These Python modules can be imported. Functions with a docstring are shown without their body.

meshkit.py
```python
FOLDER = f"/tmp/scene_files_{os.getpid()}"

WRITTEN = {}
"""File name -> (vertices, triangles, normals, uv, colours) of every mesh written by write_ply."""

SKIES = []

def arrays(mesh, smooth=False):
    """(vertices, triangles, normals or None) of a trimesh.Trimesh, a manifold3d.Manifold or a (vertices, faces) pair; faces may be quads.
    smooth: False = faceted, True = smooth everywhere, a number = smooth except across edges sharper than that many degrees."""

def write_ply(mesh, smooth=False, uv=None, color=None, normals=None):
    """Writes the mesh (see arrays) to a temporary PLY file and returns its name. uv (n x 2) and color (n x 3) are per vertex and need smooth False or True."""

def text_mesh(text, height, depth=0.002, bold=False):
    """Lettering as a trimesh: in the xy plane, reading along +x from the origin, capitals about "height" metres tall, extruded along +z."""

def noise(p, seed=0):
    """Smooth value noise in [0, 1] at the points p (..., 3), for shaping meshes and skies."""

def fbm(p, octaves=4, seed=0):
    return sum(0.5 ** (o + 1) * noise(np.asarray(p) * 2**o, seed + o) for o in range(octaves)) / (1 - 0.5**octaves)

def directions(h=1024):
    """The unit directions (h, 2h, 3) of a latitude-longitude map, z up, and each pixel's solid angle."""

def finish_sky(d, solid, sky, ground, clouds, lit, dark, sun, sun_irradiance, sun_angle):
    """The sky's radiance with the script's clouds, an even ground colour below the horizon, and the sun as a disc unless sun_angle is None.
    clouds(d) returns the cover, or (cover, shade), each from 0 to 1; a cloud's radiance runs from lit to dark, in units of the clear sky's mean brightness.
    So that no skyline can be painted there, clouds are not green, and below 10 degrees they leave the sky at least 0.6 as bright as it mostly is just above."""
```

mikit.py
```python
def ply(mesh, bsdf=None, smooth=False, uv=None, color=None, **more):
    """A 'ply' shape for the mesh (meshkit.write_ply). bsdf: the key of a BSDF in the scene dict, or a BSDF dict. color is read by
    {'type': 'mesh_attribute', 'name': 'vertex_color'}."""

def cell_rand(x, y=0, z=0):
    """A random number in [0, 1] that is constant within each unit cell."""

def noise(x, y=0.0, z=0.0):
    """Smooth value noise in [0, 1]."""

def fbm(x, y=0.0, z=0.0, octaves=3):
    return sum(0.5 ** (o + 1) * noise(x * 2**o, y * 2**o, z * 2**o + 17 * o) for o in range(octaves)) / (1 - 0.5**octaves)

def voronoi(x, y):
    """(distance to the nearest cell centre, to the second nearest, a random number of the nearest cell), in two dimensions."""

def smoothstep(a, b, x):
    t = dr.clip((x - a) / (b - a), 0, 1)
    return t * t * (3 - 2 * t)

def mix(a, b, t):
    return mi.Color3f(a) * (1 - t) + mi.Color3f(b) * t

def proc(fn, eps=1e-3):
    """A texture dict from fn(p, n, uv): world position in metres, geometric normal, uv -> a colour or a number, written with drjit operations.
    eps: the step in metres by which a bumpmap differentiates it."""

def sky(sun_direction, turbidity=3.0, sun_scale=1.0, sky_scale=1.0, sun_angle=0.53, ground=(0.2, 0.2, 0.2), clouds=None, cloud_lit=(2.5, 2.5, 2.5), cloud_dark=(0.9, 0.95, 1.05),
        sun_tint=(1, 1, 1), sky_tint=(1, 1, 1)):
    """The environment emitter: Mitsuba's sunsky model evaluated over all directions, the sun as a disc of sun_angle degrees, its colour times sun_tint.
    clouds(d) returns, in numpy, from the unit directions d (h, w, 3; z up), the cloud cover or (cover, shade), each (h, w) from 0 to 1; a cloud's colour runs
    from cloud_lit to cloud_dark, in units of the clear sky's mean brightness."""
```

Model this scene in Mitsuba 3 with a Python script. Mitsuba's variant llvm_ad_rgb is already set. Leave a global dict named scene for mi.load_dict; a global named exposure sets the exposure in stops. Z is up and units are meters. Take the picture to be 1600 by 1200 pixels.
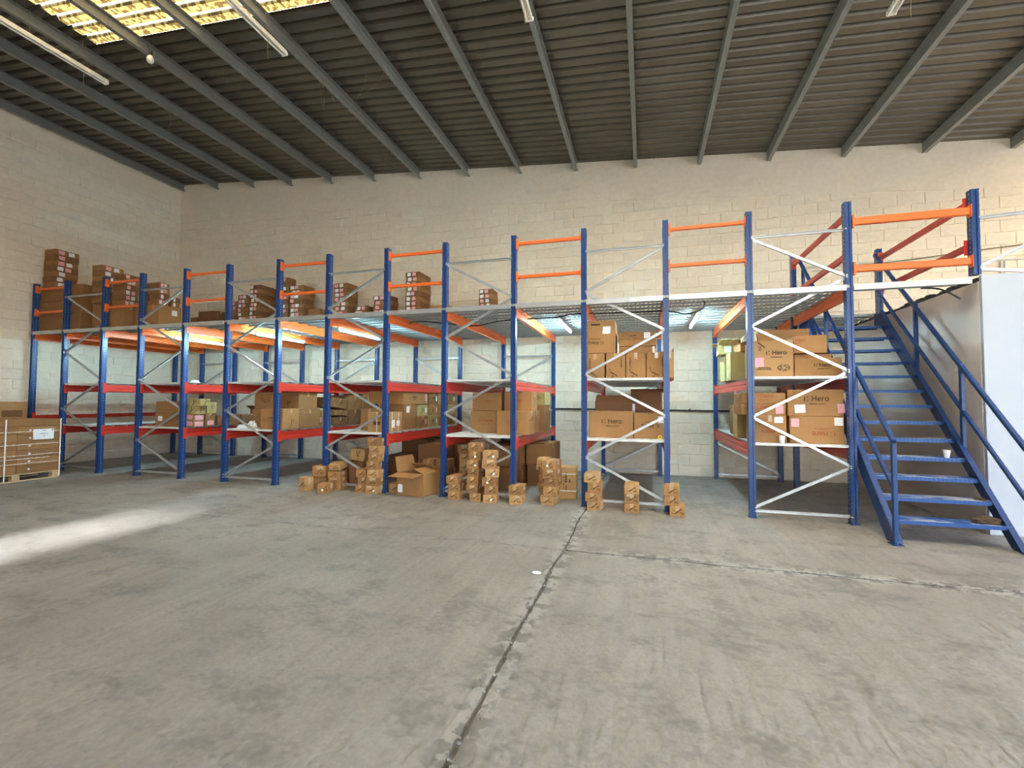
import math, random, re
import numpy as np, trimesh, shapely
from shapely.geometry import Polygon
import drjit as dr
import mitsuba as mi
import mikit, meshkit
from mikit import proc, noise, fbm, cell_rand, smoothstep, mix, voronoi

T = mi.ScalarTransform4f
random.seed(7)
rng = np.random.default_rng(11)
scene, labels = {'type': 'scene'}, {}

# ------------------------------------------------------------------ camera, sky, exposure
FWD, UP = [-0.2792, 0.9595, 0.0379], [0.0063, -0.0376, 0.9993]
scene['camera'] = {'type': 'perspective', 'fov': 96.49, 'fov_axis': 'x', 'near_clip': 0.05, 'far_clip': 200.0,
                   'to_world': T().look_at(origin=[0, 0, 1.40], target=[FWD[0], FWD[1], 1.40 + FWD[2]], up=UP)}
SUN = (0.035, -0.60, 1.0)
scene['sky'] = mikit.sky(SUN, turbidity=5.0, sun_scale=0.45, sky_scale=1.0, sun_angle=8.0, ground=(0.32, 0.30, 0.27), sky_tint=(1.06, 1.0, 0.93), sun_tint=(0.80, 1.0, 1.36))
exposure = 5.08
TUBE = 9.0

# ------------------------------------------------------------------ materials
def rgb(*c):
    return {'type': 'rgb', 'value': list(c)}

def mat(name, base, rough=0.5, metallic=0.0, spec=0.5, bump=None, bump_scale=None, two=True, **k):
    b = {'type': 'principled', 'base_color': rgb(*base) if isinstance(base, (tuple, list)) else base,
         'roughness': rough, 'metallic': metallic, 'specular': spec, **k}
    if bump is not None:
        b = {'type': 'bumpmap', 'scale': bump_scale, 'nested': proc(bump), 'bsdf': b}
    scene[name] = {'type': 'twosided', 'bsdf': b} if two else b
    return name

def f_wall(p, n, uv):
    a = p.x + p.y * 1.0
    big = fbm(a * 0.35, p.z * 0.5, 3.0)
    mid = fbm(a * 2.1, p.z * 2.6, 9.0)
    fine = noise(a * 23, p.z * 23, 4.0)
    c = mix((0.755, 0.650, 0.500), (0.83, 0.735, 0.585), big * 0.7 + mid * 0.3)
    c = c * (0.95 + 0.08 * fine)
    smear = smoothstep(0.60, 0.70, fbm(a * 1.3 + 40, p.z * 7.0, 2.0)) * smoothstep(0.52, 0.62, noise(a * 0.8, p.z * 0.9, 31.0))
    c = mix(c, (0.40, 0.37, 0.32), smear * 0.10)
    splash = smoothstep(0.65, 0.0, p.z + 0.25 * mid) * 0.22
    return mix(c, (0.30, 0.28, 0.25), splash)
def b_wall(p, n, uv):
    a = p.x + p.y
    return fbm(a * 16, p.z * 16, 1.0) * 0.8 + noise(a * 70, p.z * 70, 5.0) * 0.2
mat('m_wall', proc(f_wall), 0.75, spec=0.3, bump=b_wall, bump_scale=0.004)

def f_floor(p, n, uv):
    big = fbm(p.x * 0.45 + 3, p.y * 0.45, 2.0)
    mid = fbm(p.x * 1.9, p.y * 1.3, 7.0)
    fine = noise(p.x * 60, p.y * 60, 1.0)
    streak = noise(p.x * 26, p.y * 1.4, 3.0)
    c = mix((0.176, 0.158, 0.133), (0.305, 0.280, 0.246), big * 0.5 + mid * 0.5)
    grit = fbm(p.x * 110, p.y * 75, 12.0)
    c = c * (0.80 + 0.10 * fine + 0.10 * streak + 0.20 * grit)
    stain = smoothstep(0.48, 0.80, fbm(p.x * 0.9 + 11, p.y * 1.6 + 5, 4.0, octaves=5))
    c = mix(c, (0.21, 0.195, 0.175), stain * 0.22)
    pale = smoothstep(0.62, 0.78, fbm(p.x * 2.6 - 9, p.y * 0.9 + 21, 8.0))
    c = mix(c, (0.55, 0.53, 0.49), pale * 0.07)
    pit = smoothstep(0.74, 0.80, noise(p.x * 21, p.y * 21, 15.0)) * smoothstep(0.5, 0.7, mid)
    c = mix(c, (0.18, 0.165, 0.15), pit * 0.25)
    jx = dr.abs(p.x + 0.745 - 0.05 * (noise(p.y * 1.1, 4.0) - 0.5)); jy = dr.abs(p.y - 4.335 - 0.06 * (noise(p.x * 1.3, 9.0) - 0.5))
    wear = dr.maximum(smoothstep(0.15, 0.02, jx), smoothstep(0.16, 0.02, jy) * smoothstep(-0.8, 0.2, p.x))
    chips = smoothstep(0.46, 0.62, fbm(p.x * 17, p.y * 17, 23.0))
    c = mix(c, mix((0.36, 0.345, 0.31), (0.125, 0.112, 0.095), chips), wear * 0.55)
    scuff = smoothstep(0.45, 0.80, 0.65 * fbm(p.x * 4.0 + 31, p.y * 6.0, 6.0, octaves=5) + 0.35 * fbm(p.x * 28, p.y * 40, 3.0))
    c = mix(c, (0.125, 0.115, 0.10), scuff * 0.55)
    v1, v2, _ = voronoi(p.x * 0.55 + 0.35 * noise(p.x * 3, p.y * 3), p.y * 0.9 + 0.35 * noise(p.x * 3 + 9, p.y * 3))
    crack = smoothstep(0.012, 0.003, v2 - v1) * smoothstep(0.52, 0.60, noise(p.x * 0.9, p.y * 0.9, 17.0))
    return mix(c, (0.13, 0.12, 0.11), crack * 0.12)
def b_floor(p, n, uv):
    return fbm(p.x * 34, p.y * 22, 1.0) * 0.5 + noise(p.x * 48, p.y * 3.0, 6.0) * 0.3 + fbm(p.x * 7, p.y * 7, 2.0) * 0.9
mat('m_floor', proc(f_floor), 0.62, spec=0.35, bump=b_floor, bump_scale=0.016)
mat('m_dirt', (0.155, 0.135, 0.11), 0.95, spec=0.1)

def f_roof(p, n, uv):
    s = cell_rand(dr.floor((p.y + 8.0) / 0.945), 3.0)
    d = fbm(p.x * 0.8, p.y * 3.5, 2.0)
    return mix((0.100, 0.086, 0.064), (0.180, 0.160, 0.126), d * 0.7 + 0.3 * s)
mat('m_roof', proc(f_roof), 0.36, metallic=0.6, spec=0.5)
mat('m_purlin', (0.205, 0.205, 0.180), 0.48, spec=0.45)

def f_skyl(p, n, uv):
    ph = (p.y - 5.6 + 0.187 * 100) / 0.187
    ph = ph - dr.floor(ph)
    pan = smoothstep(0.30, 0.36, ph) * smoothstep(0.99, 0.93, ph)
    d = fbm(p.x * 24, p.y * 20, 5.0)
    dirt = smoothstep(0.40, 0.62, d) * pan
    c = mix((0.36, 0.20, 0.050), (0.62, 0.50, 0.30), 1 - pan)
    return mix(c, (0.060, 0.034, 0.010), dirt * 0.95)
scene['m_skylight'] = {'type': 'principledthin', 'base_color': proc(f_skyl), 'roughness': 0.6, 'diff_trans': 1.8, 'spec_trans': 0.0}

scene['m_skylight_unseen'] = {'type': 'principledthin', 'base_color': rgb(0.97, 0.84, 0.60), 'roughness': 0.6, 'diff_trans': 1.9, 'spec_trans': 0.0}  # for added sheets out of view, kept pale to pass more daylight

def f_blue(p, n, uv):
    v = uv.y / 0.05
    fv = (v - dr.floor(v) - 0.5) * 0.05
    h1 = (dr.abs(uv.x - 1.0) < 0.006) & (dr.abs(fv) < 0.012)
    h2 = (dr.abs(dr.abs(uv.x - 3.0) - 0.026) < 0.0035) & (dr.abs(fv) < 0.010)
    g = noise(p.x * 5 + p.y * 3, p.y * 4, p.z * 2.2)
    c = mix((0.007, 0.038, 0.155), (0.011, 0.052, 0.20), g)
    low = smoothstep(0.45, 0.0, p.z) * smoothstep(0.45, 0.7, noise(p.x * 40, p.y * 40, p.z * 14))
    c = mix(c, (0.05, 0.06, 0.09), low * 0.8)
    c = dr.select(h2, mi.Color3f(0.006, 0.02, 0.07), c)
    return dr.select(h1, mi.Color3f(0.20, 0.26, 0.36), c)
mat('m_upright', proc(f_blue), 0.30, spec=0.55)
def f_stair(p, n, uv):
    g = fbm(p.x * 3, p.y * 3, p.z * 3)
    return mix((0.010, 0.036, 0.125), (0.015, 0.056, 0.185), g)
mat('m_stair', proc(f_stair), 0.34, spec=0.5)
def f_tread(p, n, uv):
    a, b = (p.x + p.y) * 26, (p.x - p.y) * 26
    a, b = a - dr.floor(a), b - dr.floor(b)
    bar = smoothstep(0.10, 0.16, a) * smoothstep(0.42, 0.36, a) * smoothstep(0.2, 0.3, b) * smoothstep(0.95, 0.85, b)
    dust = smoothstep(0.35, 0.7, fbm(p.x * 6, p.y * 9, p.z * 4)) * smoothstep(0.5, 0.95, n.z)
    c = mix((0.018, 0.070, 0.24), (0.05, 0.12, 0.31), bar)
    return mix(c, (0.52, 0.53, 0.55), dust * 0.75)
mat('m_tread', proc(f_tread), 0.45, spec=0.45)
def f_orange(p, n, uv):
    g = fbm(p.x * 4, p.y * 4, p.z * 9)
    return mix((0.72, 0.125, 0.020), (0.80, 0.165, 0.030), g)
mat('m_orange', proc(f_orange), 0.33, spec=0.5)
def f_red(p, n, uv):
    g = fbm(p.x * 4, p.y * 3, p.z * 9)
    return mix((0.50, 0.030, 0.020), (0.60, 0.050, 0.028), g)
mat('m_red', proc(f_red), 0.33, spec=0.5)
def f_galv(p, n, uv):
    g = fbm(p.x * 14, p.y * 14, p.z * 14)
    return mix((0.42, 0.43, 0.42), (0.60, 0.605, 0.585), g)
mat('m_galv', proc(f_galv), 0.34, metallic=0.65, spec=0.5)
mat('m_deck', (0.30, 0.325, 0.325), 0.50, metallic=0.35, spec=0.5)
def f_shelf(p, n, uv):
    g = fbm(p.x * 5, p.y * 7, p.z * 5)
    return mix((0.50, 0.50, 0.475), (0.68, 0.675, 0.64), g)
mat('m_shelf', proc(f_shelf), 0.45, spec=0.4)

def cardboard(lo, hi, seed):
    def f(p, n, uv):
        fl = noise(p.x * 3 + seed, p.y * 3, p.z * 3)
        flute = noise(p.x * 90 + p.y * 90, 3.0 + seed, p.z * 4)
        sc = fbm(p.x * 13 + seed, p.y * 13, p.z * 13)
        c = mix(lo, hi, fl * 0.6 + sc * 0.4)
        return c * (0.96 + 0.06 * flute)
    return f
mat('m_card_a', proc(cardboard((0.315, 0.160, 0.060), (0.400, 0.210, 0.080), 1.0)), 0.72, spec=0.25)
mat('m_card_b', proc(cardboard((0.255, 0.126, 0.048), (0.330, 0.168, 0.064), 5.0)), 0.74, spec=0.25)
mat('m_card_c', proc(cardboard((0.385, 0.215, 0.088), (0.470, 0.272, 0.114), 9.0)), 0.70, spec=0.25)
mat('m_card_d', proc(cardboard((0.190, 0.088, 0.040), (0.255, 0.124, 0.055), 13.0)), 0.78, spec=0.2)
mat('m_card_y', proc(cardboard((0.38, 0.295, 0.115), (0.46, 0.365, 0.150), 17.0)), 0.72, spec=0.25)
mat('m_tape', (0.47, 0.30, 0.14), 0.16, spec=0.6)
mat('m_tape_gloss', (0.50, 0.37, 0.22), 0.12, spec=0.7)
mat('m_ink', (0.085, 0.045, 0.022), 0.65, spec=0.2)
mat('m_ink_red', (0.33, 0.075, 0.030), 0.65, spec=0.2)
mat('m_black', (0.018, 0.018, 0.020), 0.5, spec=0.4)
mat('m_paper', (0.80, 0.80, 0.78), 0.7, spec=0.2)
mat('m_paper_pink', (0.78, 0.40, 0.42), 0.7, spec=0.2)
mat('m_plastic_white', (0.80, 0.80, 0.77), 0.35, spec=0.5)
mat('m_strap', (0.80, 0.77, 0.70), 0.35, spec=0.5)
mat('m_yellow', (0.78, 0.52, 0.03), 0.4, spec=0.5)
mat('m_panel_white', (0.425, 0.45, 0.485), 0.45, spec=0.4)
def f_side(p, n, uv):
    a = fbm(p.y * 1.1, p.z * 1.4, 5.0)
    lowd = smoothstep(1.9, 0.1, p.z + 0.9 * (a - 0.5))
    c = mix((0.58, 0.525, 0.465), (0.72, 0.665, 0.60), a)
    return mix(c, (0.30, 0.265, 0.23), lowd * 0.5)
mat('m_panel_side', proc(f_side), 0.6, spec=0.3)
mat('m_fixture', (0.70, 0.66, 0.56), 0.4, spec=0.4)
mat('m_tube_off', (0.80, 0.78, 0.70), 0.25, spec=0.5)
mat('m_wire', (0.22, 0.17, 0.10), 0.7, spec=0.2)
mat('m_conduit', (0.60, 0.57, 0.50), 0.5, spec=0.4)
def f_wood(p, n, uv):
    g = noise(p.x * 3, p.y * 60 + noise(p.x * 2, p.y * 5) * 6, p.z * 40)
    return mix((0.42, 0.29, 0.16), (0.60, 0.45, 0.27), g)
mat('m_wood', proc(f_wood), 0.75, spec=0.2)
mat('m_rag', (0.085, 0.058, 0.035), 0.9, spec=0.1)
mat('m_steel', (0.45, 0.45, 0.46), 0.35, metallic=0.8)
scene['m_film'] = {'type': 'thindielectric', 'int_ior': 1.35}

# ------------------------------------------------------------------ mesh helpers (numpy)
class MB:
    def __init__(s): s.v, s.f, s.n = [], [], 0
    def add(s, v, f):
        s.v.append(np.asarray(v, float)); s.f.append(np.asarray(f, int) + s.n); s.n += len(v); return s
    def mesh(s, m): return s.add(m[0], m[1]) if isinstance(m, tuple) else s.add(m.vertices, m.faces)
    def get(s): return np.vstack(s.v), np.vstack(s.f)

def _topo():
    s = np.array([[x, y, z] for x in (-1, 1) for y in (-1, 1) for z in (-1, 1)], float)
    sg = np.repeat(s, 3, 0); ax = np.tile(np.eye(3), (8, 1))
    h = trimesh.convex.convex_hull(sg * (1 - 0.2 * (1 - ax)))
    src = sg * (1 - 0.2 * (1 - ax))
    idx = np.array([np.argmin(((src - v) ** 2).sum(1)) for v in h.vertices])
    return sg, ax, idx[h.faces]
SG, AX, CF = _topo()
def cbox(x0, x1, y0, y1, z0, z1, c=0.004):
    h = np.array([x1 - x0, y1 - y0, z1 - z0]) / 2
    m = np.array([x1 + x0, y1 + y0, z1 + z0]) / 2
    c = min(c, h.min() * 0.6)
    return SG * (h - c * (1 - AX)) + m, CF
def pbox(x0, x1, y0, y1, z0, z1):
    v = np.array([[x, y, z] for x in (x0, x1) for y in (y0, y1) for z in (z0, z1)], float)
    f = np.array([[0, 1, 3], [0, 3, 2], [4, 6, 7], [4, 7, 5], [0, 4, 5], [0, 5, 1], [2, 3, 7], [2, 7, 6], [0, 2, 6], [0, 6, 4], [1, 5, 7], [1, 7, 3]])
    return v, f
def prism(poly, a, b, e1, e2):
    """poly in the (e1, e2) plane, swept from point a to point b."""
    pg = Polygon(poly)
    if pg.exterior.is_ccw is False: poly = poly[::-1]; pg = Polygon(poly)
    vv, tt = trimesh.creation.triangulate_polygon(pg, engine='earcut')
    a, b, e1, e2 = (np.asarray(q, float) for q in (a, b, e1, e2))
    P = np.asarray(poly, float); n = len(P)
    lo = a + P[:, :1] * e1 + P[:, 1:] * e2; hi = b + P[:, :1] * e1 + P[:, 1:] * e2
    i = np.arange(n); j = (i + 1) % n
    side = np.vstack([np.stack([i, j, j + n], 1), np.stack([i, j + n, i + n], 1)])
    cl = a + vv[:, :1] * e1 + vv[:, 1:] * e2; ch = b + vv[:, :1] * e1 + vv[:, 1:] * e2
    v = np.vstack([lo, hi, cl, ch]); m = len(vv)
    f = np.vstack([side, tt[:, ::-1] + 2 * n, tt + 2 * n + m])
    if np.dot(np.cross(e1, e2), b - a) < 0: f = f[:, ::-1]
    return v, f
def tube(pts, r, seg=8, caps=True):
    pts = np.asarray(pts, float); n = len(pts); V = []
    up = np.array([0.13, 0.31, 0.94])
    for k in range(n):
        d = pts[min(k + 1, n - 1)] - pts[max(k - 1, 0)]; d /= np.linalg.norm(d)
        a = np.cross(d, up); a /= np.linalg.norm(a); b = np.cross(d, a)
        t = np.arange(seg) / seg * 2 * np.pi
        rr = r[k] if np.ndim(r) else r
        V.append(pts[k] + rr * (np.cos(t)[:, None] * a + np.sin(t)[:, None] * b))
    V = np.vstack(V); F = []
    for k in range(n - 1):
        for q in range(seg):
            a, b = k * seg + q, k * seg + (q + 1) % seg
            F += [[a, b, b + seg], [a, b + seg, a + seg]]
    if caps:
        for q in range(1, seg - 1):
            F.append([0, q + 1, q]); o = (n - 1) * seg; F.append([o, o + q, o + q + 1])
    return V, np.array(F)
def lathe(profile, seg=20):
    t = np.arange(seg) / seg * 2 * np.pi; P = np.asarray(profile, float); n = len(P)
    V = np.concatenate([np.stack([r * np.cos(t), r * np.sin(t), t * 0 + z], 1) for r, z in P]); F = []
    for k in range(n - 1):
        for q in range(seg):
            a, b = k * seg + q, k * seg + (q + 1) % seg
            F += [[a, b, b + seg], [a, b + seg, a + seg]]
    return V, np.array(F)
def xf(m, M, t=(0, 0, 0)):
    v, f = (m if isinstance(m, tuple) else (m.vertices, m.faces))
    M = np.asarray(M, float); f = np.asarray(f)
    return np.asarray(v) @ M.T + np.asarray(t, float), (f[:, ::-1] if np.linalg.det(M) < 0 else f)
def rotz(a): return np.array([[math.cos(a), -math.sin(a), 0], [math.sin(a), math.cos(a), 0], [0, 0, 1.0]])

# ------------------------------------------------------------------ scene bookkeeping
used = {}
def numbered(k):
    n = used.get(k, 0); used[k] = n + 1
    return k if n == 0 else f'{k}_{n:03d}'
def tidy(s):
    s = re.sub(r'\b((?:second|third|fourth|fifth|sixth|nearest|farthest) rack) (lower shelf|upper shelf|left post|right post|side|rear right|upper left|upper right|left half|left)\b', r'\2 of \1', s)
    s = re.sub(r'\bthe (lower shelf|upper shelf|left post|right post|side|rear right|upper left|upper right) of', r'\1 of', s)
    s = re.sub(r'\b(second|third|fourth|fifth|sixth) rack\b(?! from)(?!s)', r'\1 rack from stairs', s)
    s = re.sub(r'\bnearest rack\b', 'rack nearest stairs', s); return re.sub(r'\bfarthest rack\b', 'rack farthest from stairs', s)
def thing(name, label=None, cat=None, group=None, kind=None):
    label = tidy(label) if label else label
    k = numbered(name); d = {}
    if label: d['label'] = label
    if cat: d['category'] = cat
    if group: d['group'] = group
    if kind: d['kind'] = kind
    if d: labels[k] = d
    return k
def put(key, mesh, m, smooth=False, to=None, **k):
    d = mesh if isinstance(mesh, dict) else mikit.ply(mesh, m, smooth=smooth, **k)
    scene[key] = {**d, 'to_world': to} if to is not None else d
    return key
def part(parent, name, mesh, m, smooth=False, label=None, kind=None, to=None, **k):
    key = numbered(parent + '__' + name)
    put(key, mesh, m, smooth, to, **k)
    if label or kind: labels[key] = {**({'label': label} if label else {}), **({'kind': kind} if kind else {})}
    return key

# ------------------------------------------------------------------ dimensions (metres)
FY, RY, WY = 6.23, 9.17, 9.32          # front frames, rear frames, back wall
XP = [-12.024, -11.091, -10.016, -9.035, -7.952, -6.971, -5.893, -4.910, -3.842, -2.856, -1.788, -0.791, 0.268, 1.251, 2.307, 3.511, 4.58]
HP, DECK, LOW, MID = 3.77, 2.78, 0.88, 1.69
WX, EX, SY = -12.20, 9.0, -8.0         # left wall, right wall, front wall
def zpur(x): return 6.07 - 0.086 * x   # underside of the purlins
PUR_H = 0.18

# ------------------------------------------------------------------ walls
def blockwall(wall, to_xyz, rects, top, near, label):
    """Blocks 0.4 x 0.2 m on a wall: 'near' ranks them, the 300 that show largest are parts, the rest one part."""
    todo = []
    for u0, u1, z0 in rects:
        todo.append((near(u0, z0), u0, u1, z0))
    todo.sort()
    base = [cbox(-0.196, 0.196, -0.012, 0.012, 0.004, 0.196, 0.004 + 0.002 * q) for q in range(3)]
    rest = MB()
    for i, (_, u0, u1, z0) in enumerate(todo):
        w = (u1 - u0) / 0.40
        d = 0.0035 * rng.random() + (0.0 if rng.random() > 0.12 else 0.003)
        v, f = base[i % 3]
        v = v * np.array([w, 1, 1]) + np.array([0, -d, 0]) + rng.normal(0, 0.0012, v.shape) * [1, 0.3, 1]
        v = v + np.array([(u0 + u1) / 2, 0, z0])
        v, f = to_xyz(v), (f if to_xyz(np.eye(3)) is None else f)
        if i < 300: part(wall, 'block', (v, f), 'm_wall')
        else: rest.add(v, f)
    if rest.n: part(wall, 'block', rest.get(), 'm_wall', kind='stuff', label='painted concrete blocks further off')
def course(u_a, u_b, z_a, top):
    out = []; k = 0; z = z_a
    while True:
        u = u_a - (0.2 if k % 2 else 0.0)
        anyp = False
        while u < u_b - 0.05:
            a, b = max(u, u_a), min(u + 0.4, u_b)
            if b - a > 0.05 and z + 0.2 <= min(top(a), top(b)): out.append((a, b, z)); anyp = True
            u += 0.4
        z += 0.2; k += 1
        if not anyp and z > 3: break
    return out
wall = thing('wall_back', 'off-white painted concrete block wall behind the racks', kind='structure')
pts = [(WX - 0.2, -0.05), (EX + 0.2, -0.05), (EX + 0.2, zpur(EX + 0.2) + PUR_H + 0.05), (WX - 0.2, zpur(WX - 0.2) + PUR_H + 0.05)]
put(wall, prism(pts, (0, WY + 0.006, 0), (0, WY + 0.2, 0), (1, 0, 0), (0, 0, 1)), 'm_wall')
bt = lambda u: zpur(u) - 0.55
blockwall(wall, lambda v: v + np.array([0, WY + 0.008, 0]), course(WX, 8.2, 0.0, bt), bt, lambda u, z: (u + 0.4 - 1.2) ** 2 + (z - 2.0) ** 2 * 0.8 + (30 if u > 5.7 or (u > 3.6 and z < 2.4) else 0), '')
band = [(WX, bt(WX) - 0.10), (8.2, bt(8.2) - 0.10), (8.2, zpur(8.2) - 0.002), (WX, zpur(WX) - 0.002)]
part(wall, 'plaster_band', prism(band, (0, WY - 0.006, 0), (0, WY + 0.03, 0), (1, 0, 0), (0, 0, 1)), 'm_wall', label='smooth plastered ring beam along the wall top')

wall = thing('wall_left', 'greyish off-white block wall at the left end', kind='structure')
def ltop(u): return zpur(WX) - 0.02
put(wall, pbox(WX - 0.2, WX - 0.006, SY, WY + 0.2, -0.05, zpur(WX) + PUR_H + 0.03), 'm_wall')
blockwall(wall, lambda v: np.stack([WX - 0.008 - v[:, 1], v[:, 0], v[:, 2]], 1)[:, :], course(2.4, 9.32, 0.0, lambda u: 6.9), None, lambda u, z: (u - 5.5) ** 2 + (z - 3.4) ** 2 * 0.7, '')
band = pbox(WX - 0.03, WX + 0.004, 2.4, WY, 6.78, zpur(WX) - 0.005)
part(wall, 'plaster_band', band, 'm_wall', label='smooth plaster strip below the roof')

wall = thing('wall_right', 'off-white wall at the right end of the hall', kind='structure')
m = MB(); m.mesh(pbox(EX, EX + 0.2, 8.6, WY + 0.2, -0.05, zpur(EX) + PUR_H)); m.mesh(pbox(EX, EX + 0.2, SY, -6.0, -0.05, zpur(EX) + PUR_H)); m.mesh(pbox(EX, EX + 0.2, -6.0, 8.6, 4.8, zpur(EX) + PUR_H))
put(wall, m.get(), 'm_wall')
wall = thing('wall_front', 'off-white wall behind the viewer with wide loading doorways', kind='structure')
m = MB()
zt = zpur(EX) + PUR_H
m.mesh(pbox(WX - 0.2, 0.0, SY - 0.2, SY, -0.05, zpur(WX))); pass
m.mesh(pbox(8.0, EX + 0.2, SY - 0.2, SY, -0.05, zpur(EX) + PUR_H))
m.mesh(prism([(WX, 5.0), (EX, 5.0), (EX, zpur(EX) + PUR_H), (WX, zpur(WX) + PUR_H)], (0, SY - 0.2, 0), (0, SY, 0), (1, 0, 0), (0, 0, 1)))
put(wall, m.get(), 'm_wall')

# ------------------------------------------------------------------ floor: four cast slabs with broken joints
floor = thing('floor', 'worn grey concrete floor with open slab joints', kind='structure')
put(floor, pbox(WX - 0.2, EX + 0.2, SY - 0.2, WY + 0.2, -0.20, -0.022), 'm_dirt')
def jag(a, b, wid, seed, step=0.02):
    n = int(abs(b - a) / step); t = np.linspace(a, b, n)
    q = np.stack([t * 7.0, t * 0 + seed, t * 0], 1)
    return t, wid * (0.5 + 0.9 * meshkit.fbm(q, 4, seed)) + 0.5 * wid * (meshkit.noise(q * 6, seed) > 0.72)
JX, JY = -0.745, 4.345
def wander(t, seed): return 0.035 * (meshkit.fbm(np.stack([t * 0.9, t * 0 + 3.3 * seed, t * 0], 1), 3, seed) - 0.5) * 2
def slab(sx, sy, wx, wy, seed):
    xe, ye = (EX if sx > 0 else WX), (WY if sy > 0 else SY)
    ty, oy = jag(JY, ye, wx, seed)
    tx, ox = jag(JX, xe, wy, seed + 5)
    ey = JX + wander(ty, 1) + sx * oy           # edge along Y
    ex = JY + wander(tx, 2) + sy * ox           # edge along X
    ky = np.where(np.sign(ty - JY - sy * 0.03) == sy)[0]; kx = np.where(np.sign(tx - JX - sx * 0.03) == sx)[0]
    A = np.stack([ey[ky], ty[ky]], 1); B = np.stack([tx[kx], ex[kx]], 1)
    poly = Polygon(np.vstack([A[::-1], B, [[xe, ye]]])).buffer(0)
    if poly.geom_type != 'Polygon': poly = max(poly.geoms, key=lambda g: g.area)
    P = np.array(poly.exterior.coords)[:-1]
    v, f = prism(P, (0, 0, -0.05), (0, 0, 0), (1, 0, 0), (0, 1, 0))
    part(floor, 'slab', (v, f), 'm_floor')
slab(-1, 1, 0.009, 0.003, 21); slab(1, 1, 0.010, 0.008, 33); slab(-1, -1, 0.013, 0.003, 45); slab(1, -1, 0.012, 0.010, 57)
# crumbs of broken concrete along the joints
cr = MB()
for i in range(320):
    if i % 2: x, y = JX + rng.normal(0, 0.035), rng.uniform(1.2, 5.8)
    else: x, y = rng.uniform(-0.5, 3.2), JY + rng.normal(0, 0.05)
    s = rng.uniform(0.003, 0.009)
    v, f = cbox(-s, s, -s, s, 0, s, s * 0.5)
    cr.add(v @ rotz(rng.uniform(0, 3)).T + [x, y, -0.001], f)
k = thing('concrete_crumbs', 'loose crumbs of broken concrete along the floor joints', 'rubble', kind='stuff'); put(k, cr.get(), 'm_floor')

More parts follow.
